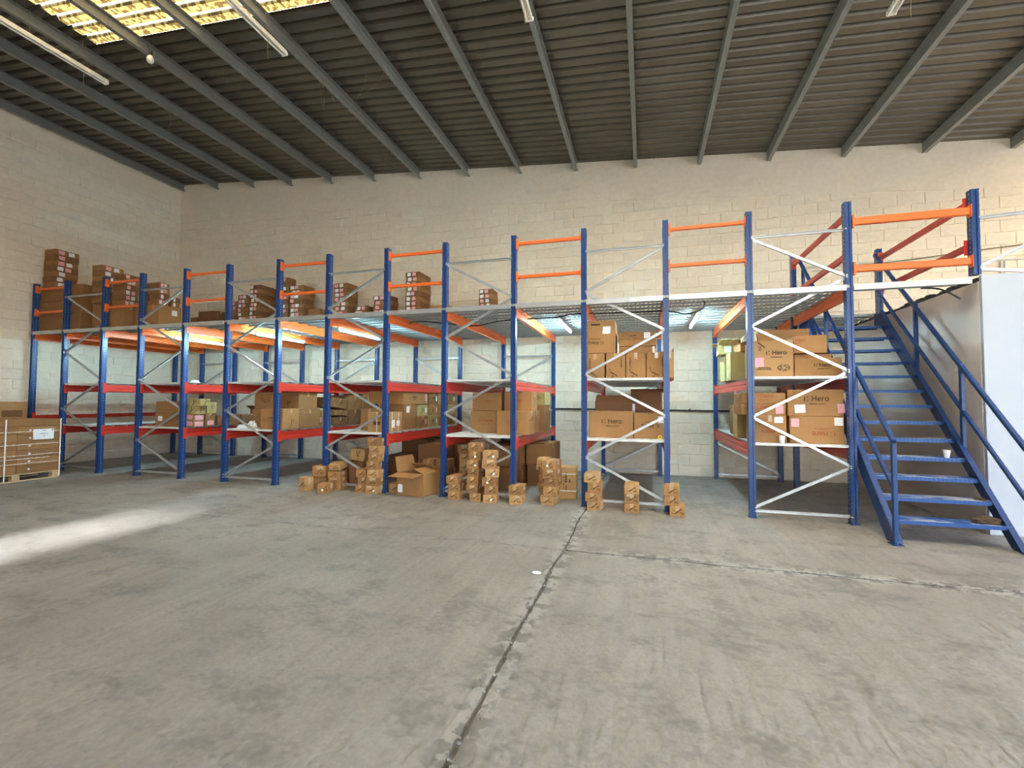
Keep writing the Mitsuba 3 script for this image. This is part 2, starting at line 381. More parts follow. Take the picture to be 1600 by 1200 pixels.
# ------------------------------------------------------------------ roof
ceil = thing('ceiling', 'dark corrugated metal roof on steel purlins', kind='structure')
PITCH, SHW = 0.187, 0.187 * 5
def rib_profile(y0, nrib):
    p = []
    for k in range(nrib):
        y = y0 + k * PITCH
        p += [(y, 0.0), (y + 0.016, 0.050), (y + 0.050, 0.050), (y + 0.078, 0.0)]
    p.append((y0 + nrib * PITCH, 0.0))
    return p
def sheet(x0, x1, y0, nrib, lift=0.0):
    P = np.array(rib_profile(y0, nrib))
    def row(x): return np.stack([P[:, 0] * 0 + x, P[:, 0], zpur(x) + PUR_H + P[:, 1] + lift], 1)
    a, b = row(x0), row(x1); n = len(P); i = np.arange(n - 1)
    return np.vstack([a, b]), np.vstack([np.stack([i, i + 1, i + 1 + n], 1), np.stack([i, i + 1 + n, i + n], 1)])
purx = [-0.153 + 1.193 * k for k in range(-10, 8)]
y = 5.6 - 0.187 * 4 - SHW * 13.0 + 0.0
Y0 = y; sheets = []
while y < WY + 0.2: sheets.append(y); y += SHW
SLOT = (purx[5] + 0.40, purx[6] - 0.42, 0.75)    # one open bay, out of the picture, through which the sun falls
def add_sheet(x0, x1, yy, m='m_roof', nm='roof_sheet', lab=None):
    part(ceil, nm, sheet(x0, x1, yy, 5), m, label=lab)
sk_n = 0
for yy in sheets:
    if yy < SY - 0.5: continue
    yc = yy + SHW / 2
    spans = [(WX - 0.2, EX + 0.2)]
    if 2.5 < yc < 4.85:
        spans = [(WX - 0.2, -8.21), (-3.84, -2.54), (4.62, 6.0)]; add_sheet(-2.54, 4.62, yy, 'm_skylight_unseen', 'skylight_sheet'); add_sheet(-8.21, -3.84, yy, 'm_skylight', 'skylight_sheet', 'bright yellowed translucent roof sheet')  # middle run is unseen, added to bring light onto the upper wall
    elif 4.85 <= yc < 8.9:
        spans = [(WX - 0.2, 6.0)]
    elif -7.0 < yc < -2.5:
        spans = [(WX - 0.2, 0.0), (5.0, EX + 0.2)]; add_sheet(0.0, 5.0, yy, 'm_skylight_unseen', 'skylight_sheet')  # unseen skylights added behind the viewer for warm light
    elif -2.5 < yc < 0.3:
        spans = [(WX - 0.2, SLOT[0]), (SLOT[1], EX + 0.2)]
    if 2.5 < yc < 8.9: add_sheet(6.0, EX + 0.2, yy, 'm_skylight', 'skylight_sheet')
    for a, b in spans: add_sheet(a, b, yy)
# fading strip near wall is just dark sheet; purlins:
cprof = [(-0.034, 0), (0.034, 0), (0.034, 0.018), (0.028, 0.018), (0.028, 0.006), (-0.028, 0.006), (-0.028, PUR_H - 0.006), (0.034, PUR_H - 0.006), (0.034, PUR_H), (-0.034, PUR_H)]
for x in purx:
    part(ceil, 'purlin', prism(cprof, (x, SY, zpur(x)), (x, WY + 0.05, zpur(x)), (1, 0, 0), (0, 0, 1)), 'm_purlin', label='grey steel roof purlin')
# ------------------------------------------------------------------ racks
def upright_mesh(h, z0=0.0):
    a, b, g, gd = 0.035, 0.043, 0.012, 0.012
    P = [(-a, -b), (-g, -b), (-g, -b + gd), (g, -b + gd), (g, -b), (a, -b), (a, b), (g, b), (g, b - gd), (-g, b - gd), (-g, b), (-a, b)]
    V, F, U = [], [], []
    n = len(P)
    for i in range(n):
        (x0, y0), (x1, y1) = P[i], P[(i + 1) % n]; o = len(V)
        V += [(x0, y0, z0), (x1, y1, z0), (x1, y1, h), (x0, y0, h)]; F += [(o, o + 1, o + 2), (o, o + 2, o + 3)]
        if abs(x0 - x1) < 1e-9 and abs(abs(x0) - a) < 1e-9: u0, u1 = 1 + y0, 1 + y1
        elif abs(y0 - y1) < 1e-9 and abs(abs(y0) - b) < 1e-9: u0, u1 = 3 + x0, 3 + x1
        else: u0 = u1 = 5
        U += [(u0, z0), (u1, z0), (u1, h), (u0, h)]
    for z in (z0, h):
        for (x0, x1, y0, y1) in ((-a, -g, -b, b), (g, a, -b, b), (-g, g, -b + gd, b - gd)):
            o = len(V); V += [(x0, y0, z), (x1, y0, z), (x1, y1, z), (x0, y1, z)]
            F += [(o, o + 1, o + 2), (o, o + 2, o + 3)] if z == h else [(o, o + 2, o + 1), (o, o + 3, o + 2)]
            U += [(5, z)] * 4
    return mikit.ply((np.array(V), np.array(F)), 'm_upright', uv=np.array(U, float))
UP_F, UP_R = upright_mesh(HP), upright_mesh(DECK - 0.01)
UP_O, UP_G = upright_mesh(HP, 2.815), upright_mesh(HP, 2.62)
bp = MB(); bp.mesh(cbox(-0.046, 0.046, -0.052, 0.052, 0, 0.006, 0.002))
for sx, sy in ((-0.036, -0.042), (0.036, 0.042)): bp.mesh(cbox(sx - 0.008, sx + 0.008, sy - 0.008, sy + 0.008, 0.006, 0.016, 0.003))
BPD = mikit.ply(bp.get(), 'm_stair')
def upright(t, x, y, d, plate=True):
    u = part(t, 'upright', d, None, to=T().translate([x, y, 0]))
    if plate: part(u, 'base_plate', BPD, None, to=T().translate([x, y, 0]))
def brace(t, p, q, y, flip):
    p, q = np.array([p[0], y, p[1]]), np.array([q[0], y, q[1]])
    d = (q - p) / np.linalg.norm(q - p); w = np.cross([0, 1, 0], d)
    s = 1 if flip else -1
    U = [(-0.0165, 0.013), (0.0165, 0.013), (0.0165, -0.013), (0.012, -0.013), (0.012, 0.0095), (-0.012, 0.0095), (-0.012, -0.013), (-0.0165, -0.013)]
    m = MB(); m.mesh(prism(U, p, q, w, (0, s, 0)))
    for e in (p, q): m.mesh(xf(lathe([(0, -0.05), (0.009, -0.05), (0.009, 0.03), (0, 0.03)], 8), [[1, 0, 0], [0, 0, 1], [0, -1, 0]], e))
    part(t, 'brace', m.get(), 'm_galv')
NODES = [3.45, 2.887, 2.336, 1.77, 1.22, 0.655, 0.115]
def bracing(t, xa, xb, y, first_left, nodes):
    a, b = xa + 0.028, xb - 0.028
    left = first_left
    brace(t, (a, nodes[0]), (b, nodes[0]), y, True)
    for i in range(len(nodes) - 1):
        p = (a if left else b, nodes[i] - (0.02 if i == 0 else 0.012)); q = (b if left else a, nodes[i + 1] + 0.012)
        brace(t, p, q, y, (i % 2 == 0) != first_left)
        left = not left
    brace(t, (a, nodes[-1] - 0.03), (b, nodes[-1] - 0.03), y, True)
def beam_mesh(y0, y1, h):
    w = 0.025
    P = [(-w, -h), (w, -h), (w, -h * 0.62), (w - 0.006, -h * 0.58), (w - 0.006, -h * 0.42), (w, -h * 0.38), (w, 0), (-w, 0), (-w, -h * 0.38), (-w + 0.006, -h * 0.42), (-w + 0.006, -h * 0.58), (-w, -h * 0.62)]
    return prism(P, (0, y0, 0), (0, y1, 0), (1, 0, 0), (0, 0, 1))
def con_mesh(ya, s, h, hc):
    m = MB()
    if 1:
        m.mesh(cbox(-0.032, 0.041, ya - 0.004, ya + 0.004, -h / 2 - hc / 2, -h / 2 + hc / 2, 0.001))
        lo, hi = (ya - 0.06, ya) if s < 0 else (ya, ya + 0.06)
        m.mesh(cbox(0.0365, 0.041, lo, hi, -h / 2 - hc / 2, -h / 2 + hc / 2, 0.001))
    return m.get()
BEAMS = {}
def beam(t, x, z, h, col, y0=FY + 0.047, y1=RY - 0.047, nm='beam'):
    key = (h, col, round(y0, 3), round(y1, 3))
    if key not in BEAMS: BEAMS[key] = (mikit.ply(beam_mesh(y0, y1, h), col), mikit.ply(con_mesh(y0, -1, h, 0.20), col), mikit.ply(con_mesh(y1, 1, h, 0.20), col))
    b = part(t, nm, BEAMS[key][0], None, to=T().translate([x, 0, z]))
    for q in (1, 2): part(b, 'connector', BEAMS[key][q], None, to=T().translate([x, 0, z]))
def tray_profile(w, th=0.032): return [(0, -th), (0.003, -th), (0.003, -0.003), (w - 0.003, -0.003), (w - 0.003, -th), (w, -th), (w, 0), (0, 0)]
SHELFD = {}
NPL, PW = 12, 2.92 / 12
def shelf_planks(t, xa, xb, z):
    L = round(xb - xa, 3)
    if L not in SHELFD: SHELFD[L] = mikit.ply(prism(tray_profile(PW - 0.006), (0, 0, 0), (L, 0, 0), (0, 1, 0), (0, 0, 1)), 'm_shelf')
    for i in range(NPL): part(t, 'shelf_plank', SHELFD[L], None, to=T().translate([xa, FY - 0.01 + i * PW, z]))
ORD = ['', 'nearest the stairs', 'second from the stairs', 'third from the stairs', 'fourth from the stairs', 'fifth from the stairs', 'sixth from the stairs', 'farthest from the stairs']
RACKDESC = {1: 'large lettered cartons on both shelves', 2: 'upright cartons on its upper shelf', 3: 'tall small-carton stacks at its feet', 4: 'white-strapped carton on its lower shelf', 5: 'crumpled papers on its lower shelf', 6: 'pink-labelled cartons on its lower shelf', 7: 'both shelves empty'}
for k in range(7):
    xa, xb = XP[2 * k + 1], XP[2 * k + 2]
    o = 7 - k
    t = thing('pallet_rack', f'blue and red rack {ORD[o]}, {RACKDESC[o]}', 'rack', 'racks in a row below the mezzanine')
    for x in (xa, xb): upright(t, x, FY, UP_F); upright(t, x, RY, UP_R)
    bracing(t, xa, xb, FY, k % 2 == 0, NODES)
    bracing(t, xa, xb, RY, k % 2 == 1, NODES[2:])
    for x in (xa, xb):
        beam(t, x, DECK - 0.008, 0.15, 'm_orange', nm='deck_beam')
        beam(t, x, MID - 0.005, 0.13, 'm_red'); beam(t, x, LOW - 0.005, 0.14, 'm_red')
    shelf_planks(t, xa + 0.0, xb - 0.0, LOW + 0.028); shelf_planks(t, xa, xb, MID + 0.028)
t = thing('pallet_rack', 'single blue rack posts standing against the left wall, with red and orange beams', 'rack')
upright(t, XP[0], FY, UP_F); upright(t, XP[0], RY, UP_R)
beam(t, XP[0], DECK - 0.008, 0.15, 'm_orange', nm='deck_beam'); beam(t, XP[0], 1.075, 0.08, 'm_red')
t = thing('pallet_rack', 'blue braced rack frame standing on top of the white office', 'rack')
upright(t, XP[15], FY, UP_O, False); upright(t, XP[16], FY, UP_O, False)
brace(t, (XP[15] + .03, 3.45), (XP[16] - .03, 3.50), FY, True); brace(t, (XP[15] + .03, 2.90), (XP[16] - .03, 3.42), FY, True); brace(t, (XP[15] + .03, 2.88), (XP[16] - .6, 2.83), FY, False)

# ------------------------------------------------------------------ mezzanine deck
deck = thing('mezzanine_deck', 'galvanised perforated deck planks spanning across the racks', 'mezzanine')
DW = (RY + 0.12 - FY + 0.05) / 13
def perf(L, w, px=0.058, py=0.112, hx=0.0205, hy=0.042):
    nx, ny = int((L - 0.02) / px), int((w - 0.012) / py)
    ox, oy = (L - nx * px) / 2, (w - ny * py) / 2
    V, F = [], []
    for i in range(nx):
        for j in range(ny):
            cx, cy = ox + (i + .5) * px, oy + (j + .5) * py; o = len(V)
            V += [(cx - px / 2, cy - py / 2, 0), (cx + px / 2, cy - py / 2, 0), (cx + px / 2, cy + py / 2, 0), (cx - px / 2, cy + py / 2, 0),
                  (cx - hx, cy - hy, -0.009), (cx + hx, cy - hy, -0.009), (cx + hx, cy + hy, -0.009), (cx - hx, cy + hy, -0.009)]
            for a in range(4):
                b = (a + 1) % 4; F += [(o + a, o + b, o + 4 + b), (o + a, o + 4 + b, o + 4 + a)]
    m = MB(); m.add(np.array(V), np.array(F))
    for (x0, x1, y0, y1) in ((0, L, 0, oy), (0, L, w - oy, w), (0, ox, oy, w - oy), (L - ox, L, oy, w - oy)):
        m.add(np.array([(x0, y0, 0), (x1, y0, 0), (x1, y1, 0), (x0, y1, 0)]), np.array([(0, 1, 2), (0, 2, 3)]))
    for yy in (0.0, w - 0.003): m.mesh(pbox(0, L, yy, yy + 0.003, -0.034, 0.0))
    return m.get()
DECKD = {}
def deck_plank(t, xa, xb, y, z=DECK, w=DW):
    key = (round(xb - xa, 3), round(w, 3))
    if key not in DECKD: DECKD[key] = mikit.ply(perf(key[0] - 0.004, w - 0.003), 'm_deck')
    part(t, 'deck_plank', DECKD[key], None, to=T().translate([xa, y, z]))
for i in range(14):
    xa, xb = XP[i], XP[i + 1]
    for j in range(13): deck_plank(deck, xa, xb, FY - 0.05 + j * DW)
    hd = MB(); hd.mesh(cbox(xa + 0.037, xb - 0.037, FY - 0.062, FY - 0.053, DECK - 0.068, DECK + 0.002, 0.002))
    part(deck, 'edge_trim', hd.get(), 'm_galv', label='pale perforated edge trim')
for j in range(4): deck_plank(deck, XP[14], XP[15] - 0.03, 8.29 + j * 0.25, w=0.25)
deck_plank(deck, XP[14] + 0.03, XP[15] - 0.06, FY - 0.05, w=0.24)
part(deck, 'edge_trim', cbox(XP[14] + 0.037, XP[15] - 0.06, FY - 0.062, FY - 0.053, DECK - 0.068, DECK + 0.002, 0.002), 'm_shelf')
part(deck, 'gate_post', UP_F, None, to=T().translate([XP[14], 8.28, 0])); part(deck, 'gate_post', UP_G, None, to=T().translate([XP[15] - 0.04, 8.28, 0]))

# ------------------------------------------------------------------ guard rails
def rail(p, q, th, h, col, label, group=None):
    t = thing('guard_rail', label, 'rail', group)
    p, q = np.array(p, float), np.array(q, float); ax = 0 if abs(q[0] - p[0]) > abs(q[1] - p[1]) else 1
    lo, hi = np.minimum(p, q), np.maximum(p, q); w = [0, 0, 0]; w[1 - ax] = th / 2; w[2] = h / 2; w = np.array(w)
    a, b = lo - w, hi + w
    put(t, cbox(a[0], b[0], a[1], b[1], a[2], b[2], 0.008), col)
    for e, s in ((lo, 1), (hi, -1)):
        if ax == 0: m = cbox(e[0] - 0.004, e[0] + 0.016, e[1] - 0.040, e[1] + 0.03, e[2] - 0.075, e[2] + 0.075, 0.002) if s > 0 else cbox(e[0] - 0.004, e[0] + 0.004, e[1] - 0.040, e[1] + 0.03, e[2] - 0.07, e[2] + 0.07, 0.002)
        else: m = cbox(e[0] - 0.035, e[0] + 0.035, e[1] - 0.004, e[1] + 0.004, e[2] - 0.085, e[2] + 0.085, 0.002)
        part(t, 'end_plate', m, col)
GAPN = ['between the left wall post and the farthest rack', 'between the farthest and sixth racks from stairs', 'between the sixth and fifth racks from stairs', 'between the fifth and fourth racks from stairs', 'between the fourth and third racks from stairs', 'between the third and second racks from stairs', 'between the second and nearest racks to stairs']
for g in range(7):
    xa, xb = XP[2 * g] + 0.040, XP[2 * g + 1] - 0.040
    for z, nm in ((3.65, 'upper'), (3.17, 'lower')):
        rail((xa, FY, z), (xb, FY, z), 0.04, 0.048, 'm_orange', f'{nm} orange guard rail {GAPN[g]}', 'orange guard rails over the aisles')
rail((XP[14] + 0.04, FY - 0.03, 3.525), (XP[15] - 0.05, FY - 0.03, 3.525), 0.05, 0.088, 'm_orange', 'upper thick orange guard rail above the staircase')
rail((XP[14] + 0.04, FY - 0.03, 2.965), (XP[15] - 0.05, FY - 0.03, 2.965), 0.05, 0.080, 'm_orange', 'lower thick orange guard rail above the staircase')
for x, nm in ((XP[14], 'left'), (XP[15] - 0.03, 'right')):
    for z, un in ((3.62, 'upper'), (3.14, 'lower')):
        rail((x, FY + 0.05, z), (x, 8.28 - 0.05, z), 0.045, 0.075, 'm_red', f'{un} dark red guard rail running back along the {nm} side of the stair opening')

# ------------------------------------------------------------------ staircase
st = thing('staircase', 'blue steel open-tread staircase climbing to the mezzanine', 'stairs')
SLX, SRX = 2.376, 3.391
def sz(y): return 0.19 + (y - 5.60) * 1.083     # upper edge line of the stringers
def stringer(x):
    y0, y1 = 5.425, 7.98
    P = [(y0 + 0.17, 0.0), (y0, 0.0), (y0 + 0.0, sz(y0)), (y1, sz(y1)), (y1 + 0.30, sz(y1)), (y1 + 0.30, sz(y1) - 0.20), (y1 + 0.03, sz(y1) - 0.20)]
    P = [(y0 + 0.20, 0.0), (y0 + 0.0, 0.0), (y0, 0.01), (y1, sz(y1)), (8.25, sz(y1)), (8.25, sz(y1) - 0.22), (y1 + 0.08, sz(y1) - 0.22)]
    part(st, 'stringer', prism(P, (x - 0.006, 0, 0), (x + 0.006, 0, 0), (0, 1, 0), (0, 0, 1)), 'm_stair')
    s = 1 if x < 3 else -1
    d = np.array([0, 1, 1.083]); d /= np.linalg.norm(d)
    m = MB()
    m.mesh(prism([(0, 0), (s * 0.05, 0), (s * 0.05, 0.005), (0, 0.005)], (x, y0 + 0.01, 0.02), (x, y1, sz(y1)), (1, 0, 0), np.cross([1, 0, 0], d)))
    part(st, 'stringer_flange', m.get(), 'm_stair')
stringer(SLX); stringer(SRX)
for k in range(13):
    yy, zz = 5.60 + 0.1945 * k, 0.215 + 0.1935 * k
    P = [(0, -0.038), (0.004, -0.038), (0.004, -0.004), (0.225, -0.004), (0.225, -0.03), (0.229, -0.03), (0.229, 0), (0, 0)]
    part(st, 'tread', prism(P, (SLX + 0.008, yy, zz), (SRX - 0.008, yy, zz), (0, 1, 0), (0, 0, 1)), 'm_tread')
RT = lambda y: 1.025 * (y - 5.47) + 1.015       # centre line of the top rail
def sq(p, q, s=0.042):
    p, q = np.array(p, float), np.array(q, float); d = (q - p) / np.linalg.norm(q - p)
    e1 = np.array([1, 0, 0.0]); e2 = np.cross(d, e1); h = s / 2; c = 0.006
    P = [(-h + c, -h), (h - c, -h), (h, -h + c), (h, h - c), (h - c, h), (-h + c, h), (-h, h - c), (-h, -h + c)]
    return prism(P, p, q, e1, e2)
for x in (SLX, SRX):
    part(st, 'handrail', sq((x, 5.455 - (0.1 if x > 3 else 0), RT(5.47 - (0.1 if x > 3 else 0))), (x, 8.20, RT(8.20) - 0.15)), 'm_stair')
    part(st, 'mid_rail', sq((x, 5.47 - (0.1 if x > 3 else 0), RT(5.47 - (0.1 if x > 3 else 0)) - 0.47), (x, 8.24, RT(8.20) - 0.62), 0.036), 'm_stair')
    for yy in (5.462 if x < 3 else 5.36, 6.285, 7.15, 8.03):
        zb = 0.0 if yy < 5.5 else sz(yy) - 0.10
        part(st, 'baluster', sq((x, yy, zb), (x, yy, RT(yy) - 0.01 - (0.0 if yy < 8 else 0.10)), 0.042), 'm_stair')
for x, yy in ((SLX, 5.462), (SRX, 5.36)): part(st, 'foot_plate', cbox(x - 0.05, x + 0.05, yy - .06, yy + .06, 0.0, 0.006, 0.002), 'm_stair')

# ------------------------------------------------------------------ office box
of = thing('office', 'white-fronted partition office beside the stairs', 'office')
OX = 3.535
part(of, 'front_panel', cbox(OX - 0.01, 8.0, FY - 0.07, FY - 0.03, 0.0, 2.80, 0.004), 'm_panel_white', label='smooth white front panel')
part(of, 'side_panel', cbox(OX - 0.015, OX + 0.025, FY - 0.028, WY - 0.012, 0.0, 2.74, 0.003), 'm_panel_side', label='beige dusty side panel behind the stairs')
def ragged():
    m = MB(); yy = FY - 0.02
    while yy < WY - 0.05:
        l = rng.uniform(0.05, 0.16)
        m.mesh(cbox(OX - 0.014 - rng.uniform(0, 0.006), OX + 0.05, yy, min(yy + l, WY - 0.03), 2.735, 2.765 + rng.uniform(0, 0.035), 0.006)); yy += l * 0.8
    return m.get()
part(of, 'roof_edge', ragged(), 'm_black', label='ragged dark roof edge')
part(of, 'roof', pbox(OX + 0.05, 8.0, FY - 0.03, WY - 0.012, 2.74, 2.795), 'm_panel_side')
part(of, 'side_panel', pbox(7.96, 8.0, FY - 0.03, WY - 0.012, 0, 2.74), 'm_panel_side')

# ------------------------------------------------------------------ cartons
TXT = {}
def text(s, h, bold=True):
    if (s, h) not in TXT:
        t = meshkit.text_mesh(s, h, 0.0006, bold); TXT[(s, h)] = (np.array(t.vertices), np.array(t.faces))
    return TXT[(s, h)]
def bar(x0, y0, x1, y1, w, taper=1.0):
    d = np.array([x1 - x0, y1 - y0], float); L = np.hypot(*d); d /= L; n = np.array([-d[1], d[0]])
    a, b = np.array([x0, y0]), np.array([x1, y1])
    P = [a + n * w / 2, a - n * w / 2, b - n * w * taper / 2, b + n * w * taper / 2]
    return prism([tuple(q) for q in P], (0, 0, 0), (0, 0, 0.0006), (1, 0, 0), (0, 1, 0))
def logo(h, sub=True):
    m = MB(); v, f = text('Hero', h); w = v[:, 0].max()
    m.add(v, f)
    m.mesh(bar(-h * 1.15, 0, -h * 1.15, h * 0.85, h * 0.20))
    for c in (0.12, 0.80): m.mesh(bar(-h * 0.62, h * (c - 0.11), -h * 0.50, h * (c + 0.17), h * 0.26, 0.35))
    if sub:
        v2, f2 = text('GENUINE PARTS', h * 0.26); s = 0.9 * w / v2[:, 0].max()
        m.add(v2 * [1, 1, 1] + [-h * 0.45, -h * 0.72, 0], f2)
    v, f = m.get(); c = (v[:, :2].max(0) + v[:, :2].min(0)) / 2
    return v - [c[0], c[1], 0], f
def scribble(w, h, seed=0):
    """A line of print too small to read: short strokes of uneven width."""
    q = np.random.default_rng(seed); m = MB(); x = 0.0
    while x < w - h * 0.4:
        b = min(h * q.uniform(0.35, 0.75), w - x); m.mesh(bar(x, h / 2, x + b, h / 2, h * q.uniform(0.7, 1.0))); x += b + h * q.uniform(0.12, 0.4)
    v, f = m.get(); return v - [w / 2, h / 2, 0], f
def small_mark(w, h):
    m = MB()
    m.mesh(bar(-0.02 * 1, -h * 0.16, h * 0.36, h * 0.24, h * 0.12, 0.55)); m.mesh(bar(h * 0.30, h * 0.27, h * 0.44, h * 0.20, h * 0.07))
    m.mesh(bar(-w * 0.36, -h * 0.20, -0.01, -h * 0.20, h * 0.045))
    v, f = scribble(h * 0.40, h * 0.09, 4); m.add(v + [h * 0.42, -h * 0.08, 0], f); m.add(v + [h * 0.42, -h * 0.22, 0], f)
    return m.get()
FACES = {'front': ([[1, 0, 0], [0, 0, -1], [0, 1, 0]]), 'right': ([[0, 0, 1], [1, 0, 0], [0, 1, 0]]), 'left': ([[0, 0, -1], [-1, 0, 0], [0, 1, 0]]), 'top': ([[1, 0, 0], [0, 1, 0], [0, 0, 1]])}
def onface(m, face, w, d, h, u, v, rot=0.0):
    """Puts a flat mesh (xy plane) onto a carton's face at the fractions u (rightwards), v (upwards)."""
    q = xf(m, rotz(math.radians(rot)))
    c = {'front': (w * (u - .5), -d / 2 - 0.0018, h * v), 'right': (w / 2 + 0.0018, d * (u - .5), h * v), 'left': (-w / 2 - 0.0018, d * (.5 - u), h * v), 'top': (w * (u - .5), d * (v - .5), h + 0.0018)}[face]
    return xf(q, FACES[face], c)
def paper(pw, ph, tilt=0.0): return xf(cbox(-pw / 2, pw / 2, -ph / 2, ph / 2, 0, 0.0008, 0.0002), rotz(math.radians(tilt)))
def carton(label, x0, x1, y0, y1, z0, z1, m='m_card_a', rz=0.0, group=None, marks=(), name='carton', tape=True, cat='cardboard box', tip=None, wraps=False):
    w, d, h = x1 - x0, y1 - y0, z1 - z0
    t = thing(name, label, cat, group)
    M = T().translate([(x0 + x1) / 2, (y0 + y1) / 2, z0]).rotate([0, 0, 1], rz)
    if tip: M = M @ T().rotate(tip[0], tip[1])
    c = 0.006 if min(w, d, h) > 0.2 else 0.004
    v, f = cbox(-w / 2, w / 2, -d / 2, d / 2, 0, h, c)
    v = v + rng.normal(0, 0.0005, v.shape)
    g = MB(); g.add(v, f)
    put(t, g.get(), m, to=M)
    if tape:
        tw = min(0.045, w * 0.28); tm = MB()
        if w >= d * 0.75:
            tm.mesh(cbox(-w / 2 + .001, w / 2 - .001, -tw / 2, tw / 2, h - 0.001, h + 0.0012, 0.0005))
            for s in (-1, 1): tm.mesh(cbox(s * w / 2 - 0.001, s * w / 2 + 0.0012, -tw / 2, tw / 2, h - min(0.08, h * .45), h, 0.0004))
        else:
            tm.mesh(cbox(-tw / 2, tw / 2, -d / 2 + .001, d / 2 - .001, h - 0.001, h + 0.0012, 0.0005))
            for s in (-1, 1): tm.mesh(cbox(-tw / 2, tw / 2, s * d / 2 - 0.001, s * d / 2 + 0.0012, h - min(0.08, h * .45), h, 0.0004))
        part(t, 'tape', tm.get(), 'm_tape', to=M)
    for k in marks:
        kind = k[0]
        if kind == 'logo':
            _, face, hh, u, vv, rot, ink = k; part(t, 'print', onface(logo(hh), face, w, d, h, u, vv, rot), ink, to=M, label='printed lettering with a small mark')
        elif kind == 'mark':
            _, face, u, vv, rot = k; part(t, 'print', onface(small_mark(w if face in ('front', 'top') else d, min(h, 0.13)), face, w, d, h, u, vv, rot), 'm_ink', to=M)
        elif kind in ('white', 'pink'):
            _, face, pw, ph, u, vv, tilt = k; part(t, 'paper_label', onface(paper(pw, ph, tilt), face, w, d, h, u, vv), 'm_paper' if kind == 'white' else 'm_paper_pink', to=M, label=('white' if kind == 'white' else 'pink') + ' paper label')
        elif kind == 'glosstape':
            _, face, pw, ph, u, vv, tilt = k; part(t, 'tape', onface(paper(pw, ph, tilt), face, w, d, h, u, vv), 'm_tape_gloss', to=M)
        elif kind == 'mesh':
            _, face, mm, u, vv, rot, ink, nm = k; part(t, nm, onface(mm, face, w, d, h, u, vv, rot), ink, to=M)
    return t
ORDN = ['bottom', 'second', 'third', 'fourth', 'fifth', 'sixth', 'seventh', 'eighth', 'ninth', 'tenth', 'eleventh', 'twelfth', 'thirteenth']
def ordn(i, n): return 'bottom' if i == 0 else 'top' if i == n - 1 else ORDN[i]
CARDS = ['m_card_a', 'm_card_b', 'm_card_a', 'm_card_c']
def floor_stack(where, x, y, n, h=0.118, w=0.178, d=0.27, rz=0, z0=0.0, jit=0.012, tops=None):
    """Small cartons one on another; 'where' ends the label."""
    z = z0
    for i in range(n):
        hh = h * (1 + 0.03 * rng.normal()); jx, jy = rng.normal(0, jit, 2)
        mk = [('mark', 'front', 0.5, 0.5, rng.uniform(-6, 6))]
        if rng.random() < 0.22: mk.append(('glosstape', 'front', w * rng.uniform(.3, .6), hh * .3, rng.uniform(.3, .7), 0.86, 0))
        mk.append(('glosstape', 'right', d * 0.3, hh * 0.5, 0.5, 0.72, rng.uniform(-4, 4)))
        if rng.random() < 0.18: mk.append(('white', 'front', 0.03, 0.028, rng.uniform(.4, .8), .4, rng.uniform(-40, 40)))
        lab = f'small brown carton, {ordn(i, n)} of {n}, {where}' if n > 1 else f'single small brown carton {where}'
        carton(lab, x - w / 2 + jx, x + w / 2 + jx, y + jy, y + d + jy, z, z + hh, CARDS[int(rng.integers(4))], rz + rng.normal(0, 3.0), 'small cartons stacked on the floor', mk, 'small_carton')
        z += hh + 0.0005
floor_stack('stack at left foot of second rack', -0.645, 5.98, 4, 0.118)
floor_stack('stack midway before the second rack', -0.165, 5.985, 3, 0.121)
floor_stack('stack at right foot of second rack', 0.345, 6.01, 3, 0.122, jit=0.02)
floor_stack('lone stack by right foot of third rack', -1.69, 6.03, 2, 0.124, w=0.18)
floor_stack('leaning stack beside the strapped upright carton', -1.245, 6.12, 5, 0.117, w=0.185, d=0.30, rz=-6)
floor_stack('stack hidden behind the leaning stack', -1.40, 6.46, 5, 0.112, w=0.18, d=0.28, rz=4)
floor_stack('stack right of third rack left post', -2.61, 6.04, 3, 0.112, w=0.17)
floor_stack('left tall stack of pair at third rack', -2.32, 6.03, 7, 0.116, w=0.165, d=0.26)
floor_stack('right tall stack of pair at third rack', -2.10, 6.00, 6, 0.120, w=0.19, d=0.28, rz=9)
floor_stack('stack half hidden behind pair at third rack', -2.79, 6.85, 5, 0.14, w=0.20, d=0.3)
floor_stack('short stack at fourth rack right post', -4.155, 6.07, 3, 0.117, w=0.18)
floor_stack('tall stack at fourth rack right post', -3.935, 6.05, 7, 0.117, w=0.19, d=0.28, rz=4)
floor_stack('in front of the open carton', -3.67, 6.22, 1, 0.135, w=0.17, d=0.2)
floor_stack('leftmost at the fourth rack left post', -5.085, 5.93, 1, 0.20, w=0.14, d=0.16, rz=-14)
floor_stack('second pile left of fourth rack', -4.985, 6.14, 2, 0.175, w=0.23, d=0.25, rz=3)
floor_stack('lying foremost in the pile left of fourth rack post', -4.70, 5.86, 1, 0.135, w=0.17, d=0.22, rz=12)
floor_stack('pile with tilted top, left of fourth rack', -4.675, 6.13, 3, 0.10, w=0.20, d=0.22, rz=6)
floor_stack('shaded stack behind third rack left post', -2.86, 6.55, 2, 0.12, w=0.18, d=0.25)
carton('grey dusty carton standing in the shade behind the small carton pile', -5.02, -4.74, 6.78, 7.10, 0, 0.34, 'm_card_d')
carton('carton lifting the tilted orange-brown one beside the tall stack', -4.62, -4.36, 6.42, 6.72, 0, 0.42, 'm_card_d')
carton('orange-brown carton tilted on edge beside the tall stack of small cartons', -4.60, -4.36, 6.40, 6.62, 0.435, 0.62, 'm_card_c', rz=10, marks=[('mark', 'front', .5, .5, 80)], tip=([0, 1, 0], 8), name='small_carton')
